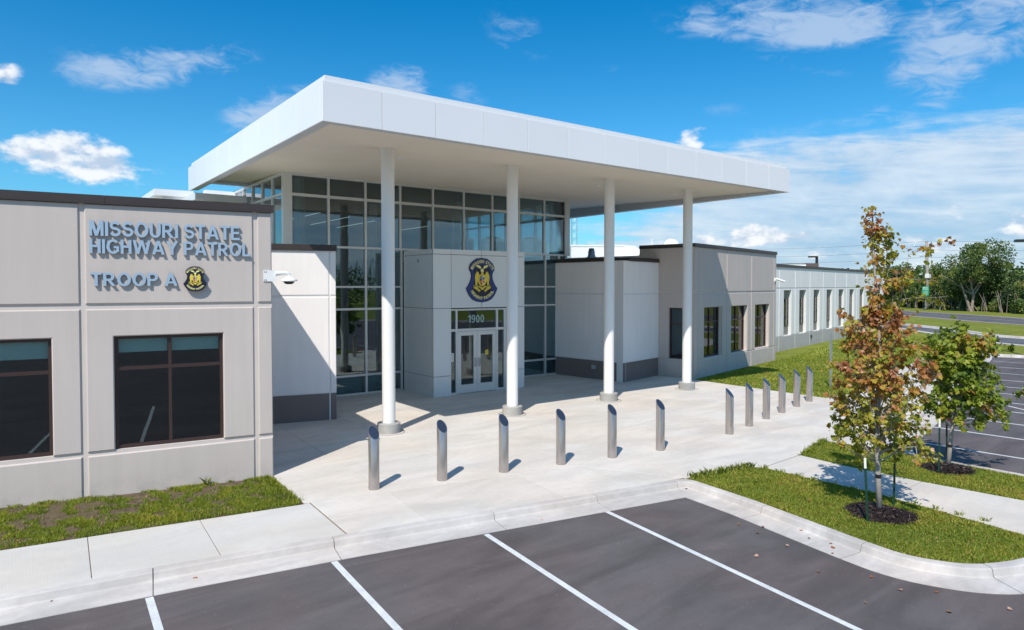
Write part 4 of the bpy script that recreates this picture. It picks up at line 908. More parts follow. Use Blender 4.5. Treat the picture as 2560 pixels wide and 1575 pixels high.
# ------------------------------------------------------------------ small things on the walls
dc_ = empty('dome_camera', 'white dome security camera on a bracket at the left wing corner', 'security camera')
mb = MB(); mb.wbox(LWF, -.02, .155, .0, .018, 3.79, 4.0)
for a in (.10, .135):
    for z in (3.82, 3.97): pass
mb.wbox(LWF, -.06, -.02, -.12, .018, 3.79, 4.0); mb.build('corner_plate', WPL, dc_)
mb = MB()
for a in (.105, .135):
    for z in (3.815, 3.97): mb.wbox(LWF, a - .008, a + .008, .018, .022, z - .008, z + .008)
mb.build('bolt', BLK, dc_)
c0 = Vector(LWF.P(-.06, .0, 3.9)); rdir = Vector((-LWF.d.x, -LWF.d.y, 0))
mb = MB(); mb.tube([c0 + rdir * .0 + Vector((0, 0, .04)), c0 + rdir * .18 + Vector((0, 0, .055)), c0 + rdir * .25 + Vector((0, 0, .04)), c0 + rdir * .26 + Vector((0, 0, -.03))], [.045, .042, .04, .036], 12); mb.wbox(LWF, -.085, -.055, -.08, .02, 3.82, 3.99); mb.build('arm', WPL, dc_, smooth=True, auto=40)
h = c0 + rdir * .26 + Vector((0, 0, -.03)); mb = MB(); mb.lathe(h, [(.035, .03), (.07, .0), (.155, -.045), (.16, -.07), (.11, -.085)], 24); mb.build('housing', WPL, dc_, smooth=True, auto=50)
mb = MB(); mb.lathe(h, [(.10, -.085), (.09, -.115), (.05, -.135)], 20); mb.build('dome', BLK, dc_, smooth=True)
def bullet(w, s, n, z, label, sc=1.0):
    r = empty('bullet_camera', label, 'security camera'); mb = MB(); mb.wbox(w, s - .07 * sc, s + .05 * sc, 0, .05 * sc, z - .05 * sc, z + .13 * sc); mb.build('mount', WPL, r)
    a = Vector(w.P(s, .06 * sc, z + .08 * sc)); b = Vector(w.P(s + .30 * sc, .38 * sc, z - .06 * sc)); mb = MB(); mb.tube([a, b], .055 * sc, 12); mb.build('camera_body', WPL, r)
    d = (b - a).normalized(); mb = MB(); mb.tube([b, b + d * .01], .04 * sc, 12); mb.build('lens', BLK, r); return r
bullet(TF, 8.98, 0, 3.98, 'white bullet camera high on the near corner of the tan block', 1.0)
bullet(FF, 26.1, 0, 4.0, 'white bullet camera at the far end of the long white wing', 1.1)
mb = MB(); mb.wbox(RSF, 1.76, 1.90, -.002, .10, .40, .53); mb.wbox(RSF, 1.75, 1.91, .0, .125, .53, .55); o = mb.build('outlet_box', mat('pale_grey_cover', (.45, .47, .48), .5)); tag(o, 'grey weatherproof outlet cover on the dark plinth behind the third column', 'outlet box')
mb = MB(); mb.wbox(FF, 6.25, 6.38, 0, .06, .42, .60); o = mb.build('outlet_box', BLK); tag(o, 'small dark outlet cover low on the long white wing', 'outlet box')
mb = MB(); mb.wbox(VS, .95, 1.05, 0, .012, 4.50, 4.62); mb.wbox(VS, .99, 1.03, .012, .02, 4.53, 4.59); o = mb.build('wall_sensor', GAL); tag(o, 'small square sensor plate high on the vestibule side', 'sensor')
nt = empty('door_notice', 'white paper notice taped inside the left sidelight of the entrance', 'notice'); mb = MB(); mb.wbox(DF, 11.95, 12.07, -.040, -.037, 1.12, 1.42); mb.build('paper', LBL, nt)
mb = MB()
for k in range(7): mb.wbox(DF, 11.97, 12.045 - .012 * (k % 2), -.037, -.0365, 1.38 - .03 * k, 1.388 - .03 * k)
mb.build('print', HVG, nt)
stk = empty('door_sticker', 'yellow and blue round topped sticker on the right entrance door glass', 'sticker'); sw = WF((0, 19.302), (1, 0), (0, -1))
mb = MB(); P = [(13.36, 1.24), (13.50, 1.24), (13.50, 1.40)] + [(13.43 + .07 * math.cos(R(a)), 1.40 + .07 * math.sin(R(a))) for a in range(0, 181, 20)]; mb.rings([[sw.P(a, .001, z) for a, z in P], [sw.P(a, .003, z) for a, z in P]]); mb.build('face', YEL, stk)
mb = MB(); mb.wbox(sw, 13.365, 13.495, .0032, .004, 1.245, 1.285); mb.build('band', BLU, stk); mb = MB(); mb.wbox(sw, 13.365, 13.495, .0032, .004, 1.375, 1.385); mb.build('band', NAV, stk)

# ------------------------------------------------------------------ bollards
bspots = [(5.28, 11.19), (6.56, 10.92), (7.84, 10.68), (9.12, 10.42), (10.37, 10.17), (11.70, 9.97), (14.36, 10.02), (15.60, 10.28), (16.82, 10.55), (18.02, 10.80), (19.30, 11.08), (20.48, 11.33)]
blab = ['stainless bollard nearest the left wing, first of the near row', 'stainless bollard right of the first one, standing before the entrance', 'stainless bollard in front of the second canopy column', 'fourth stainless bollard of the near row, between second and third columns', 'stainless bollard hiding the base of the third column', 'sixth stainless bollard, alone before the wide gap in the row',
        'stainless bollard just right of the wide gap, first of the receding row', 'second stainless bollard right of the wide gap', 'third stainless bollard right of the wide gap', 'fourth stainless bollard right of the gap, in front of the lawn', 'next to last stainless bollard, second from the sign post', 'last and farthest stainless bollard, nearest the sign post']
def bollard_meshes():
    r = .099; n = 36; mb = MB(); t = lambda a: 1.03 - math.cos(a) * r / r * .112
    ring = lambda rr, zf: [(rr * math.cos(2 * math.pi * k / n), rr * math.sin(2 * math.pi * k / n), zf(2 * math.pi * k / n, rr)) for k in range(n)]
    ztop = lambda a, rr: 1.03 - 1.13 * rr * math.cos(a)
    mb.rings([ring(r, lambda a, q: -.01), ring(r, ztop), ring(r - .006, lambda a, q: 1.03 - 1.13 * q * math.cos(a) + .002)], False)
    a = mb.build('shaft', SST, None, smooth=True, auto=50); mb = MB(); mb.rings([ring(r - .006, ztop), ring(r - .0059, lambda a, q: 1.03 - 1.13 * q * math.cos(a) + .0015)]); b = mb.build('cap', SSB)
    mb = MB()
    for ang in (-60, -110, 60): 
        c = Vector((r * math.cos(R(ang)), r * math.sin(R(ang)), .045)); mb.tube([c * 1.0 - Vector((c.x, c.y, 0)) * .02, c + Vector((c.x, c.y, 0)) * .05], .009, 8)
    d = mb.build('screw', GAL); return a, b, d
pa, pb, pd = bollard_meshes()
for i, ((x, y), lb) in enumerate(zip(bspots, blab)):
    r = empty('bollard', lb, 'bollard', 'stainless steel bollards along the plaza', loc=(x, y, 0))
    ang = -90 if i < 6 else -78; r.rotation_euler = (0, 0, R(ang))
    for p in (pa, pb, pd):
        o = p if i == 0 else p.copy()
        if i: COL.objects.link(o)
        o.parent = r

# ------------------------------------------------------------------ stakes, sign posts, flags
def tpost(x, y, h, lean, label):
    r = empty('stake', label, 'stake', 'green steel stakes beside the young trees', loc=(x, y, 0)); d = Vector((lean[0], lean[1], 1)).normalized()
    for nm_, a, b, m in (('post', 0, h * .84, GRN), ('white_tip', h * .84, h, LBL)):
        mb = MB(); p0, p1 = d * a, d * b; q = WF((0, 0), (.8, -.6), (-.6, -.8))
        for (s0, s1, n0, n1) in ((-.018, .018, 0, .006), (-.004, .004, -.022, 0)):
            mb.prism([Vector(q.P(s0, n0, 0)) + p0, Vector(q.P(s1, n0, 0)) + p0, Vector(q.P(s1, n1, 0)) + p0, Vector(q.P(s0, n1, 0)) + p0], [Vector(q.P(s0, n0, 0)) + p1, Vector(q.P(s1, n0, 0)) + p1, Vector(q.P(s1, n1, 0)) + p1, Vector(q.P(s0, n1, 0)) + p1])
        mb.build(nm_, m, r)
    mb = MB()
    for k in range(9): c = d * (h * (.1 + .09 * k)) + Vector((-.6, -.8, 0)) * .008; mb.box(c.x - .006, c.x + .006, c.y - .006, c.y + .006, c.z - .008, c.z + .008)
    mb.build('stud', GRN, r); return r
tpost(10.75, 4.97, 1.0, (-.05, .03), 'green steel stake left of the autumn tree, near edge of its mulch')
tpost(11.89, 5.07, 1.0, (.015, .0), 'green steel stake right of the autumn tree, by the sidewalk')
tpost(14.74, 5.45, 1.06, (0, 0), 'green steel stake with white tip left of the green tree')
tpost(15.59, 5.62, .98, (.02, .02), 'green steel stake right behind the green tree trunk')
fl = MB(); fl.add([(15.62, 5.66, .98), (15.70, 5.58, .95), (15.72, 5.58, .86), (15.66, 5.62, .88), (15.61, 5.66, .90)], [(0, 1, 2, 3, 4)]); fl.add([(15.62, 5.68, .97), (15.58, 5.70, .90), (15.63, 5.66, .88)], [(0, 1, 2)]); o = fl.build('ribbon', ORG); tag(o, 'orange ribbon tied to the stake behind the green tree', 'ribbon')
mb = MB(); mb.prism([(16.10, 7.18, 0), (16.16, 7.14, 0), (15.80, 6.88, 0), (15.76, 6.93, 0)], [(16.11, 7.20, .07), (16.15, 7.17, .07), (15.80, 6.93, .03), (15.77, 6.96, .03)]); o = mb.build('plastic_marker', ORG); tag(o, 'orange plastic strip lying on the kerb behind the autumn tree', 'marker')
sp_r = empty('sign_post', 'bare galvanised sign post standing in the lawn beyond the bollards', 'post', loc=(24.05, 12.5, 0))
mb = MB(); mb.box(-.03, .03, -.03, .03, -.1, 1.62); mb.build('lower_post', GAL, sp_r); mb = MB(); mb.box(-.024, .024, -.024, .024, 1.62, 1.96); mb.box(-.034, .034, -.034, .034, 1.25, 1.62); mb.build('upper_post', GAL, sp_r)
# utility pole, wires
up = empty('utility_pole', 'weathered wooden utility pole beyond the far road', 'utility pole', loc=(119.13, 46.1, 0))
mb = MB(); mb.tube([(0, 0, -.3), (.15, .1, 5), (.5, .45, 11)], [.26, .24, .2], 12); mb.build('pole', WOOD, up, smooth=True)
mb = MB(); mb.box(-.25, .6, -.3, .3, 5.0, 5.7); mb.build('transformer_box', HVW, up)
for z, L_ in ((10.2, 1.9), (8.6, 1.0), (7.1, 1.4)):
    mb = MB(); mb.tube([(.45, .4, z), (.45 - .55 * L_, .4 + .75 * L_, z - .05)], .05, 6); mb.lathe((.45 - .55 * L_, .4 + .75 * L_, z), [(.09, 0), (.12, .1), (.05, .22)], 8); mb.build('crossarm', GAL, up)
mb = MB(); mb.tube([(.3, .2, 4.6), (-2.6, 3.8, 5.0), (-3.3, 4.6, 4.85)], .05, 6); mb.build('lamp_arm', GAL, up)
wires = empty('power_lines', 'thin dark power lines strung across the sky behind the trees', 'cable')
for z in (11.0, 9.6, 8.4, 7.0):
    p0 = Vector((119.5, 46.5, z)); 
    for (q, sag) in ((Vector((92, 98, z + 1.0)), 1.2), (Vector((40, 190, z + 4)), 2.4), (Vector((112, -10, z + .4)), 1.2)):
        if q.y > 120: continue
        pts = [p0.lerp(q, t / 14) - Vector((0, 0, sag * 4 * (t / 14) * (1 - t / 14))) for t in range(15)]; mb = MB(); mb.tube(pts, .016, 4); mb.build('wire', mat('wire_grey', (.06, .07, .09), .6), wires)
gs = empty('roadside_sign', 'green adopt a highway style sign on a post beside the utility pole', 'sign', loc=(116.6, 45.4, 0))
nG = Vector((-.86, -.5)); GF = WF((0, 0), (nG.y * -1 * -1, 0), (0, 0)) if False else WF((0, 0), (.5, -.86), (-.86, -.5))
mb = MB(); mb.wbox(GF, -.06, .06, -.06, 0, -.2, 2.1); mb.build('post', GAL, gs)
mb = MB(); mb.wbox(GF, -.46, .46, 0, .03, 2.05, 3.62); mb.build('panel', SGN, gs); mb = MB(); mb.wbox(GF, -.24, .24, 0, .03, 1.62, 2.02); mb.build('panel', SGN, gs)
for txt, zc, hh, wd in (('ADOPT-A-', 3.40, .14, .36), ('HIGHWAY', 3.14, .16, .38)):
    text_line(gs, txt, GF, -wd, wd, zc, hh, .031, .003, [LBL], off=.006, flip=1)
mb = MB()
for z, wd in ((2.86, .3), (2.68, .34), (2.5, .26), (2.3, .3)): mb.wbox(GF, -wd, wd, .031, .036, z, z + .035)
mb.lathe((0, 0, 0), [(0.001, 0), (.001, .001)], 4); mb.wbox(GF, -.08, .08, .031, .036, 1.74, 1.92); mb.build('print', LBL, gs)
def lamp(x, y, h, ax, ay, label, r_=.09):
    r = empty('lot_lamp', label, 'street lamp', 'dark parking lot lamps', loc=(x, y, 0)); mb = MB(); mb.tube([(0, 0, -.2), (0, 0, h)], r_, 10); mb.build('pole', mat('dark_bronze_paint', (.02, .018, .02), .4), r)
    d = Vector((ax, ay)).normalized(); w_ = WF((0, 0), d, (-d.y, d.x)); mb = MB(); mb.wbox(w_, 0, .85, -.18, .18, h - .12, h + .02); mb.build('lamp_head', MATS['dark_bronze_paint'], r)
lamp(67.66, 36.78, 6.8, -.8, .6, 'dark lamp on a pole rising behind the long white wing', .14); lamp(42.75, 11.5, 6.12, -.55, .85, 'dark lamp whose head reaches in at the right edge')

# ------------------------------------------------------------------ rooftop things
t = empty('radio_tower', 'slender galvanised lattice radio tower behind the lobby', 'tower', loc=(40.6, 44.7, 0)); hw = .30
legs = [(hw * math.cos(R(a)), hw * math.sin(R(a))) for a in (200, 320, 80)]
for lx, ly in legs: mb = MB(); mb.tube([(lx, ly, 0), (lx, ly, 11.0)], .028, 6); mb.build('leg', GAL, t)
mb = MB()
for k in range(15):
    z0 = k * .72
    for i in range(3):
        a, b = legs[i], legs[(i + 1) % 3]; mb.tube([(*a, z0), (*b, z0 + .72)], .011, 4); mb.tube([(*b, z0), (*a, z0 + .72)], .011, 4); mb.tube([(*a, z0), (*b, z0)], .011, 4)
mb.build('lattice', GAL, t)
u = empty('rooftop_air_handler', 'long white rooftop air handler with sloped intake hood', 'rooftop unit')
dU = Vector((3.2, -2.3, 0)).normalized(); wU = WF((30.3, 33.6), (dU.x, dU.y), (-.58, -.81)); mb = MB(); mb.wbox(wU, 0, 3.6, -2.2, 0, 4.6, 6.45); mb.wbox(wU, 1.6, 1.64, 0, .02, 4.7, 6.4); mb.wbox(wU, -.05, 3.62, .0, .03, 6.36, 6.47); mb.build('casing', HVW, u)
pr_ = [(3.6, 4.9), (3.6, 6.45), (4.3, 6.4), (5.05, 5.95), (4.95, 5.85), (4.2, 5.0)]; mb = MB(); mb.rings([[wU.P(a, 0, z) for a, z in pr_], [wU.P(a, -2.2, z) for a, z in pr_]]); mb.build('intake_hood', HVW, u)
mb = MB(); pr2 = [(4.1, 5.1), (4.6, 5.85), (4.9, 5.85), (4.25, 5.1)]; mb.rings([[wU.P(a, .004, z) for a, z in pr2], [wU.P(a, .02, z) for a, z in pr2]]); mb.build('intake_opening', mat('tan_intake_metal', (.35, .33, .24), .7), u)  # flat tan plate on the hood side for the intake
o = MB(); o.lathe((20.93, 21.85, 4.95), [(.17, -.5), (.17, .12), (.155, .14), (.155, .26), (.115, .42), (.10, .44)], 20); o.lathe((20.93, 21.85, 4.95), [(.22, -.02), (.22, .06)], 20); o = o.build('roof_vent', mat('blue_grey_vent', (.20, .27, .36), .35, .5), None, smooth=True, auto=35); tag(o, 'round grey metal roof vent above the right white wall', 'vent')
mb = MB(); mb.tube([(26.95, 23.6, 5.0), (26.95, 23.6, 6.15)], .022, 6); mb.lathe((26.95, 23.6, 5.1), [(.05, 0), (.05, .2)], 8); o = mb.build('antenna', WPL); tag(o, 'thin white whip antenna left of the tan block roof', 'antenna')
mb = MB(); mb.lathe((25.3, 24.6, 4.6), [(.10, 0), (.10, .55), (.14, .56), (.14, .7)], 10); o = mb.build('roof_pipe', WPL); tag(o, 'short white capped pipe beside the air handler hood', 'pipe')
dsh = MB(); rg = []
for k in range(5):
    rr = .12 * k + .001; rg.append([(31.7 - .02 * 0 + rr * math.cos(R(a)) * .8 + (.28 * rr ** 2), 26.3 - rr * math.cos(R(a)) * .6, 6.05 + rr * math.sin(R(a)) + .0) for a in range(0, 360, 20)])
dsh.rings(rg, False); dsh.tube([(31.9, 26.5, 4.9), (31.9, 26.5, 6.0)], .05, 8); o = dsh.build('satellite_dish', HVW); tag(o, 'white satellite dish just showing over the tan block roof', 'satellite dish')
hl = ['grey condenser unit seen through the lobby glass, left of three', 'grey condenser unit seen through the lobby glass, middle of three', 'grey condenser unit seen through the lobby glass, right of three']
proto = None
for i, (x, y) in enumerate([(21.2, 33.2), (23.0, 32.4), (25.0, 31.2)]):
    if proto is None:
        r = empty('condenser_unit', hl[0], 'rooftop unit', 'condenser units behind the lobby', loc=(x, y, 4.95)); r.rotation_euler = (0, 0, R(-20)); proto = r
        mb = MB(); mb.box(-.7, .7, -.6, .6, .1, 1.5); mb.build('casing', HVG, r); mb = MB()
        for k in range(9): mb.box(-.1, .62, -.63, -.60, .25 + .13 * k, .30 + .13 * k)
        mb.build('grille', BLK, r); mb = MB(); mb.lathe((0, 0, 1.5), [(.42, 0), (.45, .12), (.40, .12)], 20); mb.build('fan_guard', BLK, r)
    else:
        r = proto.copy(); COL.objects.link(r); r.location = (x, y, 4.95); r['label'] = hl[i]
        for ch in list(proto.children): c = ch.copy(); COL.objects.link(c); c.parent = r
gp = empty('gas_pipe', 'white bent pipe run standing on the roof behind the lobby glass', 'pipe'); mb = MB(); mb.tube([(19.5, 30.5, 4.7), (20.3, 29.9, 4.75), (20.35, 29.85, 5.0), (20.7, 29.6, 5.0), (20.75, 29.55, 4.75), (22.6, 28.2, 4.75)], .04, 6); mb.build('run', WPL, gp)
lb_ = empty('roof_box', 'low white roof box with brown end above the long white wing', 'roof box'); q = Vector((44.1, 26.94)); e = Vector((45.9, 25.6)); wB = WF(q, e - q, (-.6, -.8)); mb = MB(); mb.wbox(wB, -.6, 2.1, -2, 0, 4.6, 5.27); mb.build('box_body', HVW, lb_); mb = MB(); mb.wbox(wB, 2.1, 3.0, -2, .03, 4.6, 5.33); mb.wbox(wB, -.6, 2.1, -2, .03, 5.27, 5.31); mb.build('box_end', mat('brown_cap', (.10, .07, .06), .6), lb_)

# ------------------------------------------------------------------ vegetation
import numpy as np
rng = np.random.default_rng(11)
def cloud_mesh(name, verts, faces_n, tone, m, parent=None, quads=True, tri=False, **props):
    """verts (N,k,3): N separate k-gons"""
    N, k, _ = verts.shape; me = bpy.data.meshes.new(name); me.vertices.add(N * k); me.vertices.foreach_set('co', verts.reshape(-1).astype('f'))
    me.loops.add(N * k); me.loops.foreach_set('vertex_index', np.arange(N * k, dtype='i')); me.polygons.add(N); me.polygons.foreach_set('loop_start', np.arange(0, N * k, k, dtype='i'))
    me.update(calc_edges=True)
    at = me.attributes.new('tone', 'FLOAT', 'FACE'); at.data.foreach_set('value', tone.astype('f')); me.materials.append(m); me.validate()
    return link(name, me, parent, **props)
def patchy(x, y, s):
    return np.array([mnoise.noise(Vector((a * s, b * s, 1.7))) for a, b in zip(x, y)])
def grass(name, poly, dens, hgt, wid, zf, label, tmu=.4, bare=None, edge=None):
    xs_ = [p[0] for p in poly]; ys_ = [p[1] for p in poly]; x0, x1, y0, y1 = min(xs_), max(xs_), min(ys_), max(ys_)
    n = int((x1 - x0) * (y1 - y0) * dens); X = rng.uniform(x0, x1, n); Y = rng.uniform(y0, y1, n)
    ins = np.zeros(n, bool); q = poly
    for i in range(len(q)):
        a, b = q[i], q[(i + 1) % len(q)]
        c = ((a[1] > Y) != (b[1] > Y)); 
        if a[1] != b[1]: c &= X < (b[0] - a[0]) * (Y - a[1]) / (b[1] - a[1]) + a[0]
        ins ^= c
    X, Y = X[ins], Y[ins]; pt = patchy(X, Y, 1.3); pt2 = patchy(X, Y, 5.0)
    if bare is not None:
        keep = rng.random(len(X)) < bare(X, Y, pt, pt2); X, Y, pt, pt2 = X[keep], Y[keep], pt[keep], pt2[keep]
    N = len(X); Z = zf(X, Y) if callable(zf) else np.full(N, zf)
    h = hgt * rng.uniform(.5, 1.25, N) * (1 + .5 * pt2 + .3 * pt); a = rng.uniform(0, 2 * np.pi, N); ln = rng.uniform(.15, .9, N) * h
    wv = np.stack([np.cos(a + 1.57), np.sin(a + 1.57), np.zeros(N)], 1) * (wid * rng.uniform(.6, 1.3, N))[:, None] * .5
    b = np.stack([X, Y, Z], 1); tip = b + np.stack([np.cos(a) * ln, np.sin(a) * ln, h], 1); mid = b + np.stack([np.cos(a) * ln * .35, np.sin(a) * ln * .35, h * .6], 1)
    V_ = np.stack([b - wv, b + wv, mid + wv * .8, tip, mid - wv * .8], 1)
    tone = np.clip(tmu + .30 * pt + .22 * pt2 + rng.normal(0, .13, N), 0, 1); dead = rng.random(N) < .035; tone[dead] = rng.uniform(.88, 1, dead.sum())
    return cloud_mesh(name, V_, 5, tone, GRS, kind='stuff', label=label)
kerb_island = [p for p in K1 if p[1] < 8.15 and 9.6 < p[0] < 12.3 and p[1] > 2.8]
isl1 = [(10.52, 8.15), (12.05, 7.90), (12.24, 7.72), (12.26, 6.57), (12.33, 5.66), (12.23, 4.8), (12.0, 3.28), (11.98, 2.93)] + [p for p in kerb_island[::-1]]
isl2 = [(13.87, 7.80), (15.58, 8.22), (15.70, 7.2), (15.70, 6.0), (15.74, 4.5), (15.7, 3.05), (14.0, 2.95), (13.98, 3.83), (13.80, 5.4), (13.76, 6.94)]
strip = [(-1.5, 13.95), (4.02, 13.16), (3.95, 12.4), (3.90, 11.17), (1.4, 11.55), (-.14, 11.77), (-1.5, 12.0)]
def zstrip(X, Y): return -.02 + np.clip((Y - 11.9) / 2.0, 0, 1) * np.clip((4.4 - X) / 4.5, 0, 1) * .11
for nm_, pl_, lb_2 in (('grass_island', isl1, 'grass island with the autumn maple beside the parking lot'), ('grass_island', isl2, 'grass island with the green maple between sidewalk and second lot')):
    polyobj(nm_, pl_, -.016, LAWN, kind='structure', label=lb_2)
mb = MB(); nx_, ny_ = 40, 12; pts_ = []
for j in range(ny_ + 1):
    for i in range(nx_ + 1):
        x = -8 + 12.06 * i / nx_; ylo = (11.72 - .175 * (x + .14)) if x < 1.4 else 11.46 - .135 * (x - 1.4); yhi = 13.13 + (4.08 - x) * .1263 + .05; y = ylo + (yhi - ylo) * j / ny_
        pts_.append((x, y, float(zstrip(np.array([x]), np.array([y]))[0])))
mb.add(pts_, [(j * (nx_ + 1) + i, j * (nx_ + 1) + i + 1, (j + 1) * (nx_ + 1) + i + 1, (j + 1) * (nx_ + 1) + i) for j in range(ny_) for i in range(nx_)]); mb.build('planting_strip', SOIL, kind='structure', label='patchy strip of soil and grass along the left wing')
def bare_strip(X, Y, p, p2):
    t_ = (Y - 11.2 + .15 * (X - 3)) / 2.2; return np.clip(.80 - .60 * t_ + .5 * p + 1.9 * p2 + np.clip((X - 3.0), 0, 1) * .9 , .03, 1)
grass('strip_grass', strip, 6500, .042, .0075, zstrip, 'sparse weedy grass below the tan wall', .30, bare_strip)
m1c, m2c = (11.32, 5.02), (15.15, 5.45)
def bare_m(cx, cy, ra, rb):
    return lambda X, Y, p, p2: np.where(((X - cx) / ra) ** 2 + ((Y - cy) / rb) ** 2 < 1 + .25 * p2, .02, np.clip(.95 + .5 * p2, .3, 1))
grass('island_grass', isl1, 9000, .036, .0070, -.018, 'bright green turf blades on the island of the autumn tree', .50, bare_m(*m1c, .50, .50))
grass('island_grass', isl2, 6500, .036, .0075, -.018, 'bright green turf blades on the island of the green tree', .48, bare_m(*m2c, .48, .46))
lawn_near = [(21.7, 16.6), (21.62, 11.4), (22.9, 11.32), (34.16, 13.96), (34.5, 19.2), (30.9, 18.75)]
grass('lawn_grass', lawn_near, 650, .06, .020, -.03, 'long green turf between walkway and tan block', .42)
grass('lawn_grass', [(30.9, 18.75), (34.5, 19.2), (34.16, 13.96), (41.5, 15.8), (50, 17.5), (57, 25), (52, 24.5)], 110, .07, .04, -.03, 'long green turf beside the far white wing', .42)
# tufts spilling over edges
def tufts(name, pts, label):
    V_ = []; T = []
    for (x, y, n, h, r_) in pts:
        for k in range(n):
            a = rng.uniform(0, 6.28); ln = rng.uniform(.2, .8) * h; hh = h * rng.uniform(.5, 1.1); bx, by = x + rng.normal(0, r_), y + rng.normal(0, r_); wv = np.array([math.cos(a + 1.57), math.sin(a + 1.57), 0]) * .005
            b = np.array([bx, by, -.01]); tip = b + np.array([math.cos(a) * ln, math.sin(a) * ln, hh]); mid = b + np.array([math.cos(a) * ln * .35, math.sin(a) * ln * .35, hh * .6]); V_.append([b - wv, b + wv, mid + wv * .8, tip, mid - wv * .8]); T.append(rng.uniform(.2, .7))
    return cloud_mesh(name, np.array(V_), 5, np.array(T), GRS, kind='stuff', label=label)
tp = [(10.5 + 1.6 * t_, 8.16 - .25 * t_, 26, .13, .04) for t_ in np.linspace(0, 1, 16)] + [(12.24, 7.7 - .35 * k, 18, .09, .04) for k in range(12)] + [(13.85 + 1.7 * t_, 7.8 + .42 * t_, 26, .10, .04) for t_ in np.linspace(0, 1, 14)] + [(3.92, 11.3 + .28 * k, 40, .10, .04) for k in range(7)] + [(2.9, 13.25, 12, .22, .02), (2.05, 13.36, 8, .13, .02), (.2, 13.6, 8, .12, .02), (-.1, 12.2, 20, .1, .05)]
tufts('grass_tufts', tp, 'taller grass tufts along the lawn edges')
# mulch
def mulch(cx, cy, ra, rb, label, n=2600):
    mb = MB(); K = 28; rg = []
    for k in range(5):
        f_ = 1 - k / 4.0; rg.append([(cx + ra * (1 + .12 * math.sin(3 * a + cx)) * f_ * math.cos(a) + .0, cy + rb * (1 + .1 * math.cos(2 * a)) * f_ * math.sin(a), -.02 + .07 * (1 - f_ ** 2)) for a in [2 * math.pi * i / K for i in range(K)]])
    mb.rings(rg[:-1] + [[(cx + .002 * math.cos(2 * math.pi * i / K), cy + .002 * math.sin(2 * math.pi * i / K), .05) for i in range(K)]], True); mb.build('mulch_bed', mat('mulch_base', (.028, .017, .016), .95, var=.3, vscale=25, bump=.8, bscale=40), kind='stuff', label=label)
    a = rng.uniform(0, 6.283, n); r_ = np.sqrt(rng.random(n)); X = cx + ra * r_ * np.cos(a) * (1 + .12 * np.sin(3 * a + cx)); Y = cy + rb * r_ * np.sin(a) * (1 + .1 * np.cos(2 * a)); Z = -.02 + .07 * (1 - r_ ** 2) + rng.uniform(.002, .018, n)
    L_ = rng.uniform(.012, .038, n); W_ = rng.uniform(.003, .008, n); b = rng.uniform(0, 6.283, n); tl = rng.normal(0, .35, n)
    d = np.stack([np.cos(b), np.sin(b), tl], 1) * L_[:, None]; e = np.stack([-np.sin(b), np.cos(b), rng.normal(0, .4, n)], 1) * W_[:, None]; c = np.stack([X, Y, Z], 1)
    tone = np.clip(rng.uniform(0, .85, n), 0, 1); k = rng.random(n) < .07; tone[k] = rng.uniform(.93, 1, k.sum())
    cloud_mesh('mulch_chips', np.stack([c - d - e, c + d - e, c + d + e, c - d + e], 1), 4, tone, MUL, kind='stuff', label=label.replace('bed', 'chips'))
mulch(*m1c, .52, .62, 'dark brown mulch bed round the autumn tree'); mulch(*m2c, .50, .52, 'dark brown mulch bed round the green tree')

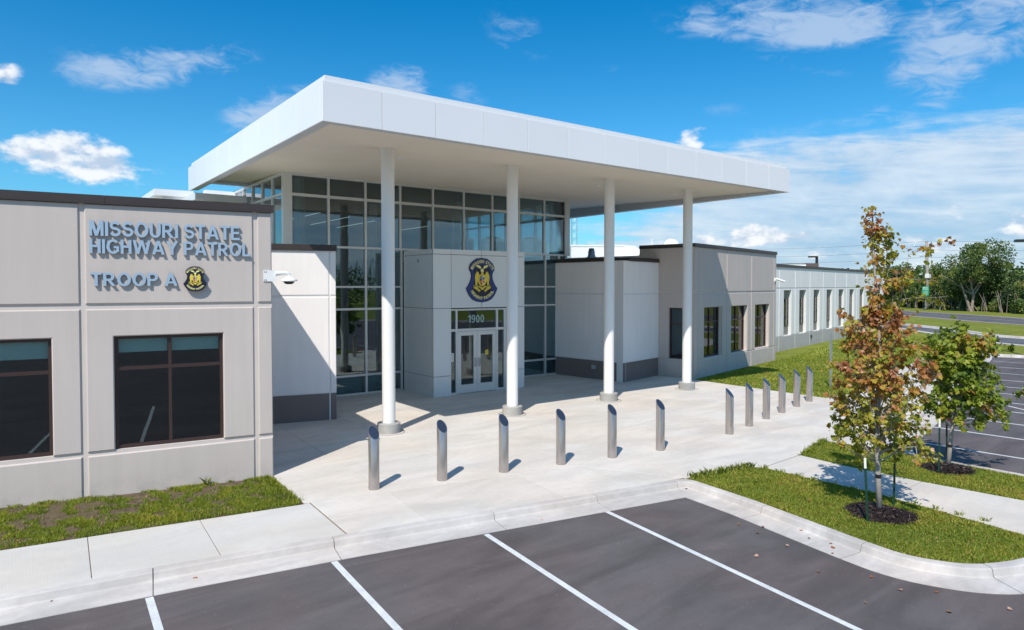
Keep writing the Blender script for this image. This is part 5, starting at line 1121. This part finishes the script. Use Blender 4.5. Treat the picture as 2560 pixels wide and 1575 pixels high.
# maples
LEAF = np.array([(0, 0), (.22, -.05), (.50, .18), (.40, .30), (.62, .55), (.34, .56), (.24, .72), (0, 1.05), (-.24, .72), (-.34, .56), (-.62, .55), (-.40, .30), (-.50, .18), (-.22, -.05)], dtype=float)
def maple(x, y, label, trunk, profile, nb, m, size, tonef, seed, leaders=(), extra=(), barkm=None, lmul=1.0, lead=60):
    R_ = np.random.default_rng(seed); root = empty('maple_tree', label, 'tree', loc=(x, y, 0))
    trunk = [Vector(p) for p in trunk]; n_ = len(trunk); H = trunk[-1].z; r0 = .043
    mb = MB(); mb.tube(trunk, [r0 * (1 - .86 * (p.z / H)) + .004 for p in trunk], 12); mb.build('trunk', barkm or BARK, root, smooth=True)
    mb = MB(); mb.lathe((trunk[1].x, trunk[1].y, trunk[1].z), [(.048, 0), (.050, .01), (.050, .05), (.046, .06)], 14); mb.build('trunk_tie', BLK, root)
    def tr(z):
        for a, b in zip(trunk[:-1], trunk[1:]):
            if a.z <= z <= b.z: return a.lerp(b, (z - a.z) / (b.z - a.z))
        return trunk[-1].copy()
    br = MB(); att = []                              # (position, weight direction)
    def branch(p0, d, L_, r, lev, wob=.13):
        p = p0.copy(); pts = [p.copy()]; k = max(4, int(L_ / .09)); dd = d.normalized()
        for i in range(k):
            dd = (dd + Vector(R_.normal(0, wob, 3)) + Vector((0, 0, .05 if lev == 0 else -.02))).normalized(); p = p + dd * (L_ / k); pts.append(p.copy())
            if (lev == 0 and i > .15 * k) or lev > 0:
                if lev < 2 and R_.random() < (.62 if lev == 0 else .35): branch(p, (dd * .6 + Vector(R_.normal(0, .7, 3))), L_ * R_.uniform(.22, .42), r * .5, lev + 1)
                for _ in range(2 if lev == 0 else 3):
                    if R_.random() < .92 * lmul: att.append((p + Vector(R_.normal(0, .028, 3)), dd.copy()))
        br.tube(pts, [max(.0022, r * (1 - .85 * i / k)) for i in range(k + 1)], 5, False)
    zs = [z for z, _ in profile]
    def prof(z): return float(np.interp(z, zs, [w_ for _, w_ in profile]))
    for i in range(nb):
        t_ = (i + .5) / nb; z = zs[0] + (zs[-1] - zs[0]) * t_ ** 1.15; az_ = i * 2.399 + R_.uniform(-.4, .4); up_ = .55 + .75 * t_
        L_ = prof(z + .12) * R_.uniform(.8, 1.12) * math.sqrt(1 + (up_ * .6) ** 2); branch(tr(max(.55, z - .10)), Vector((math.cos(az_), math.sin(az_), up_)), L_, .012 * (1 - t_) + .005, 0)
    for (z, d, L_) in leaders: branch(tr(z), Vector(d), L_, .010, 0, .045)
    for (z, d, L_) in extra: branch(tr(z), Vector(d), L_, .012, 0)
    for k in range(lead):
        z = zs[0] + .5 + (trunk[-1].z - zs[0] - .45) * R_.random() ** .75; rr_ = .05 + .05 * math.sin(z * 9.0) ** 2; att.append((tr(z) + Vector((R_.normal(0, rr_), R_.normal(0, rr_), 0)), Vector((0, 0, 1))))
    br.build('branches', barkm or BARK, root, smooth=True)
    N = len(att); P = np.array([tuple(a[0]) for a in att]); sz_ = size * R_.uniform(.62, 1.2, N)
    # each leaf hangs from its stalk: axis points mostly down and outwards
    out = P[:, :2] - np.array([tuple(tr(min(max(p[2], 0), H)))[:2] for p in P]); out /= (np.linalg.norm(out, axis=1)[:, None] + 1e-6)
    ax = np.concatenate([out * R_.uniform(.1, .9, N)[:, None], -R_.uniform(.25, 1.0, N)[:, None]], 1) + R_.normal(0, .33, (N, 3)); ax /= np.linalg.norm(ax, axis=1)[:, None]
    up0 = np.concatenate([out * .5, np.full((N, 1), .8)], 1) + R_.normal(0, .55, (N, 3)); sd_ = np.cross(ax, up0); sd_ /= np.linalg.norm(sd_, axis=1)[:, None] + 1e-9; nn = np.cross(sd_, ax)
    fold = R_.uniform(.1, .5, N); V_ = []
    for (u_, v_) in LEAF: V_.append(P + sd_ * (u_ * sz_)[:, None] + ax * (v_ * sz_)[:, None] + nn * (abs(u_) * fold * sz_)[:, None])
    V_ = np.stack(V_, 1); halfA = V_[:, :8]; halfB = V_[:, [0, 7, 8, 9, 10, 11, 12, 13]]; VV = np.concatenate([halfA, halfB], 0)
    tone = tonef(P, R_, N); tone = np.concatenate([tone, tone]); cloud_mesh('crown', VV, 8, tone, m, root, kind='stuff'); print(label, N, 'leaves')
def tone1(P, R_, N):
    z = P[:, 2]; t_ = np.interp(z, [.6, 1.3, 1.9, 2.4, 3.0, 3.6, 4.3, 5.1], [.12, .16, .34, .52, .50, .30, .34, .50]); nz = np.array([mnoise.noise(Vector((a * 2.6, b * 2.6, c * 2.6))) for a, b, c in P]); t_ = t_ + .5 * nz + R_.normal(0, .13, N)
    k = R_.random(N) < .06; t_[k] = R_.uniform(.9, 1, k.sum()); return np.clip(t_, 0, 1)
def tone2(P, R_, N):
    z = P[:, 2]; nz = np.array([mnoise.noise(Vector((a * 2.3, b * 2.3, c * 2.3))) for a, b, c in P]); t_ = .30 + .6 * nz + np.interp(z, [1, 2.0, 2.6, 3.1], [0, .08, .16, .05]) + R_.normal(0, .15, N)
    return np.clip(t_, 0, 1)
rv = Vector((.8, -.6, 0))       # to the right in the picture
def T(r_, z): return tuple(rv * r_ + Vector((0, 0, z)))
maple(11.41, 5.08, 'young maple in autumn orange and yellow green, nearer of the two', [T(0, -.05), T(-.035, .55), T(-.06, 1.1), T(-.055, 1.8), T(-.03, 2.6), T(-.09, 3.4), T(-.16, 4.2), T(-.19, 5.0)],
      [(.85, .72), (1.2, .92), (1.8, .86), (2.4, .68), (3.0, .48), (3.3, .26), (3.6, .12)], 70, LF1, .068, tone1, 5,
      leaders=[(2.6, (.34, -.25, 1.0), 1.75), (3.3, (.42, -.30, 1.0), .85), (3.55, (.24, -.2, 1.2), 1.0), (3.9, (.1, .1, 1), .5), (4.2, (-.12, .1, 1), .55), (4.4, (.16, -.1, 1), .45)], extra=[(.95, (.8, -.6, .25), 1.05), (.85, (-.8, .6, .3), .6)], lmul=.72, lead=330)
maple(15.45, 5.54, 'young maple mostly green with a wide leaning crown, farther of the two', [T(0, -.05), T(.03, .38), T(.07, .75), T(.16, 1.2), T(.22, 1.7), T(.25, 2.2), T(.27, 2.65)],
      [(.85, .62), (1.2, .95), (1.6, 1.0), (2.0, .88), (2.3, .70), (2.5, .45), (2.62, .20)], 52, LF2, .080, tone2, 9, leaders=[(2.3, (.1, -.1, 1), .45)], extra=[(.85, (.8, -.6, .22), 1.35), (.95, (.85, -.5, .35), 1.35)], barkm=BARK, lmul=.96)

# background trees
def bgcrown(N, H, rad, z0, R_, style):
    P = []
    lobes = [(R_.normal(0, rad * .45, 2), R_.uniform(z0 + .15 * (H - z0), H - .18 * (H - z0)), R_.uniform(.22, .42) * rad) for _ in range(17)]
    for _ in range(N):
        c, z, r_ = lobes[R_.integers(len(lobes))]; v = R_.normal(0, 1, 3); v /= np.linalg.norm(v) + 1e-6; rr = r_ * (R_.random() ** .35); P.append([c[0] + v[0] * rr, c[1] + v[1] * rr, z + v[2] * rr * 1.1])
    return np.array(P)
def bgtree(x, y, H, rad, label, seed, z0=.2, N=8000, leaf=.30, m=None, trunks=None, style=0, barkm=None, tmu=.42, group='trees beyond the road', hollow=None):
    R_ = np.random.default_rng(seed); root = empty('roadside_tree', label, 'tree', group, loc=(x, y, 0)); P = bgcrown(N, H, rad, z0, R_, style)
    mb = MB()
    for pts, r_ in (trunks or [([(0, 0, -.2), (.1, 0, H * .4), (.2, .1, H * .75)], .18)]): mb.tube(pts, [r_ * (1 - .7 * i / (len(pts) - 1)) for i in range(len(pts))], 8)
    for k in range(16):
        p = P[R_.integers(len(P))]; b = Vector((0, 0, H * R_.uniform(.2, .55))); e = Vector(p); mid = b.lerp(e, .5) + Vector((0, 0, .3)); mb.tube([b, mid, e], [.07, .045, .015], 5)
    mb.build('trunk', barkm or BARKD, root)
    N = len(P); a = R_.normal(0, 1, (N, 3)); a /= np.linalg.norm(a, axis=1)[:, None]; b = np.cross(a, R_.normal(0, 1, (N, 3))); b /= np.linalg.norm(b, axis=1)[:, None]; s = leaf * R_.uniform(.5, 1.2, N); a *= s[:, None]; b *= (s * .6)[:, None]
    nz = np.array([mnoise.noise(Vector((p[0] * .6 + x, p[1] * .6, p[2] * .6))) for p in P]); tone = np.clip(tmu + .7 * nz + R_.normal(0, .14, N), 0, 1)
    V_ = np.stack([P - a * .5, P - b * .5 + a * .1, P + a * .6, P + b * .5 + a * .1], 1); cloud_mesh('crown', V_, 4, tone, m or LFB, root, kind='stuff'); return root
big = [([(0, 0, -.2), (-.5, .6, 2.2), (-1.3, 1.3, 5.4)], .22), ([(0, 0, -.2), (.25, -.2, 2.4), (.0, .2, 4.6), (-.6, .5, 7.0)], .20), ([(.15, -.1, 2.2), (.9, -.8, 3.8), (1.3, -1.4, 6.2)], .15), ([(.1, 0, 3.2), (.4, .5, 5.5)], .10)]
BG = [((111.3, 37.2), 10.3, 4.2, 'tall tree with pale forked trunk rising highest beyond the road', dict(z0=3.6, N=9000, leaf=.34, trunks=big, barkm=BARKL, tmu=.48)),
      ((121, 52.5), 8.3, 3.2, 'dark leafy tree at the end of the far white wing', dict(tmu=.32, N=8400)), ((123, 48.5), 6.6, 3.0, 'low yellowing tree left of the utility pole', dict(tmu=.70, N=8400)),
      ((119.5, 44.0), 6.5, 2.8, 'olive tree just right of the utility pole', dict(tmu=.62, N=8400)), ((116.5, 41.0), 6.9, 2.8, 'reddish brown bushy tree between pole and tall tree', dict(tmu=.72, N=7200)),
      ((112.5, 34.0), 7.2, 3.2, 'dense green tree right of the tall forked tree', dict(tmu=.42, N=10000)), ((109.5, 31.0), 6.4, 3.0, 'rounded green tree third from the right edge', dict(tmu=.45, N=9200)),
      ((107.0, 28.0), 5.6, 3.0, 'dark cedar like tree second from the right edge', dict(tmu=.3, m=LFC, N=9200)), ((104.5, 25.3), 5.2, 2.8, 'dark cedar like tree at the right edge', dict(tmu=.3, m=LFC, N=9200)),
      ((125, 56), 8.5, 3.4, 'tree half hidden behind the far wing roof', dict(tmu=.35)), ((127, 60.5), 7.8, 3.0, 'tree top showing over the far wing parapet', dict(tmu=.35)), ((133, 68), 8.5, 3.2, 'thin tree top over the middle of the far wing', dict(tmu=.35, N=2400)),
      ((115, 38.5), 5.0, 2.8, 'brushy undergrowth tree below the tall forked tree', dict(tmu=.55, z0=.2, N=7200)), ((120.5, 47.2), 4.5, 2.5, 'thicket of brush behind the green sign', dict(tmu=.5, z0=.1, N=6400)), ((117.5, 42.8), 4.0, 2.4, 'low thicket right of the sign', dict(tmu=.6, z0=.1, N=6000)), ((123, 51), 4.2, 2.4, 'low thicket left of the sign', dict(tmu=.6, z0=.1, N=6000))]
for k, (t_, H_, lab_) in enumerate([(.06, 4.6, 'low dark thicket behind the end of the far wing'), (.33, 4.4, 'low thicket between the pole and the forked tree'), (.60, 4.8, 'leafy thicket just right of the forked tree'), (.74, 4.6, 'leafy thicket below the rounded green tree'), (.88, 4.2, 'low dark thicket near the right edge'), (1.0, 4.0, 'low dark thicket at the right edge of the wood')]):
    BG.append(((122.5 - 19.5 * t_ + 1.0, 52.5 - 27.0 * t_ + .5), H_, 3.4, lab_, dict(z0=.0, N=6500, tmu=.40)))
for i, ((x, y), H, rad, lb3, kw) in enumerate(BG):
    q_ = (1.0, .4) if 'forked trunk' in lb3 else (5.0, 1.9); x, y = x + q_[0], y + q_[1]; bgtree(x, y, H, rad, lb3, 30 + i, **kw)
# dead stems in front of the trees
mb = MB(); R_ = np.random.default_rng(3)
for k in range(60):
    t_ = k / 60; x = 119.5 - 16.0 * t_ + R_.normal(0, .5); y = 49.8 - 24.0 * t_ + R_.normal(0, .5); h_ = R_.uniform(1.2, 3.4); lx, ly = R_.normal(0, .5, 2); x += 2.0; y += .8; mb.tube([(x, y, -.1), (x + lx * .5, y + ly * .5, h_ * .5), (x + lx * 1.3, y + ly * 1.3, h_)], [.05, .035, .012], 4)
mb.build('dead_brush', BARKL, kind='stuff', label='bare grey stems and dead brush at the foot of the trees')
# woods far behind, one mass
def woods(name, spots, label, m, leaf=1.2, seed=4, N=90):
    R_ = np.random.default_rng(seed); Ps = []; tn = []
    for (x, y, H, rad) in spots:
        v = R_.normal(0, 1, (N, 3)); v /= np.linalg.norm(v, axis=1)[:, None]; r_ = R_.random(N) ** .4; p = np.stack([x + v[:, 0] * rad * r_, y + v[:, 1] * rad * r_, H * .5 + v[:, 2] * H * .5 * r_], 1); Ps.append(p); tn.append(np.clip(.4 + R_.normal(0, .12) + R_.normal(0, .15, N), 0, 1))
    P = np.concatenate(Ps); tone = np.concatenate(tn); N_ = len(P); a = R_.normal(0, 1, (N_, 3)); a /= np.linalg.norm(a, axis=1)[:, None]; b = np.cross(a, R_.normal(0, 1, (N_, 3))); b /= np.linalg.norm(b, axis=1)[:, None]; s = leaf * R_.uniform(.5, 1.2, N_)
    a *= s[:, None]; b *= (s * .7)[:, None]; cloud_mesh(name, np.stack([P - a * .5, P - b * .5, P + a * .5, P + b * .5], 1), 4, tone, m, kind='stuff', label=label)
R_ = np.random.default_rng(8)
sp1 = [(150 + R_.uniform(-20, 40), y + R_.uniform(-3, 3), R_.uniform(6, 9), 6) for y in np.linspace(-10, 85, 48)]
sp2 = [(320 + R_.uniform(-40, 60), y, R_.uniform(8, 14), 16) for y in np.linspace(-60, 330, 44)]
woods('distant_woods', sp1 + sp2, 'dark wooded ridge behind the roadside trees', LFB, 1.6, 5, 170)
# trees and turf on the side behind the viewer, seen only mirrored in the windows
sp3 = [(x + R_.uniform(-4, 4), -85 + R_.uniform(-8, 8) + .15 * x, R_.uniform(6, 9.5), 5.5) for x in np.linspace(-120, 150, 64)] + [(-90 + R_.uniform(-5, 5), y, R_.uniform(6, 9), 5) for y in np.linspace(-80, 60, 32)]
woods('opposite_woods', sp3, 'line of trees across the lot, mirrored in the windows', LFB, .42, 6, 900)

# fallen leaves
fp = [(9.50, 6.0), (9.62, 5.3), (9.83, 5.55), (9.55, 4.9), (9.35, 4.8), (9.1, 5.35), (9.0, 4.1), (8.6, 4.6), (8.9, 3.7), (9.2, 3.4), (8.2, 3.8), (9.75, 4.35), (9.68, 5.0), (9.3, 6.3), (8.4, 5.4), (10.9, 6.0), (11.2, 4.3), (11.7, 5.6), (10.7, 5.4), (15.0, 5.1), (4.6, 8.95), (1.9, 9.4), (.35, 9.75), (6.9, 8.35), (9.2, 5.9), (8.75, 3.1), (9.4, 2.7), (10.2, 2.6)]
R_ = np.random.default_rng(21); fm = []
for k, colr in enumerate([(.30, .09, .03), (.22, .12, .06), (.42, .26, .18)]):
    me = bpy.data.meshes.new('leaf'); z_ = [.004 + .018 * abs(u_) + .01 * v_ for u_, v_ in LEAF]; me.from_pydata([(u_, v_ - .4, zz * 12) for (u_, v_), zz in zip(LEAF, z_)], [], [tuple(range(8)), (0, 7, 8, 9, 10, 11, 12, 13)]); me.materials.append(mat('dry_leaf_%s' % 'abc'[k], colr, .8)); fm.append(me)
for i, (x, y) in enumerate(fp):
    z = -.12 if (y < 8 and x < 10 and not (9.9 < x < 10.2)) else -.0
    if x > 10.3: z = .03
    if y > 8 and x < 10: z = -.125
    o = bpy.data.objects.new('fallen_leaf', fm[i % 3]); COL.objects.link(o); o.location = (x, y, z + .003); s = R_.uniform(.035, .062); o.scale = (s, s, s); o.rotation_euler = (R_.uniform(-.3, .3), R_.uniform(-.3, .3), R_.uniform(0, 6.28)); where = 'on the grass island by the autumn tree' if x > 10.3 and x < 12.3 else 'on the far grass island' if x > 12.3 else 'in the gutter along the near kerb' if y > 8 else 'in the gutter beside the curving kerb' if x > 9.75 else 'on the asphalt near the curving kerb' if y > 4.4 else 'out on the open asphalt'
    tag(o, '%s dry maple leaf lying %s' % (('reddish brown', 'dull brown', 'pale pinkish')[i % 3], where), 'leaf', 'fallen leaves near the kerb')
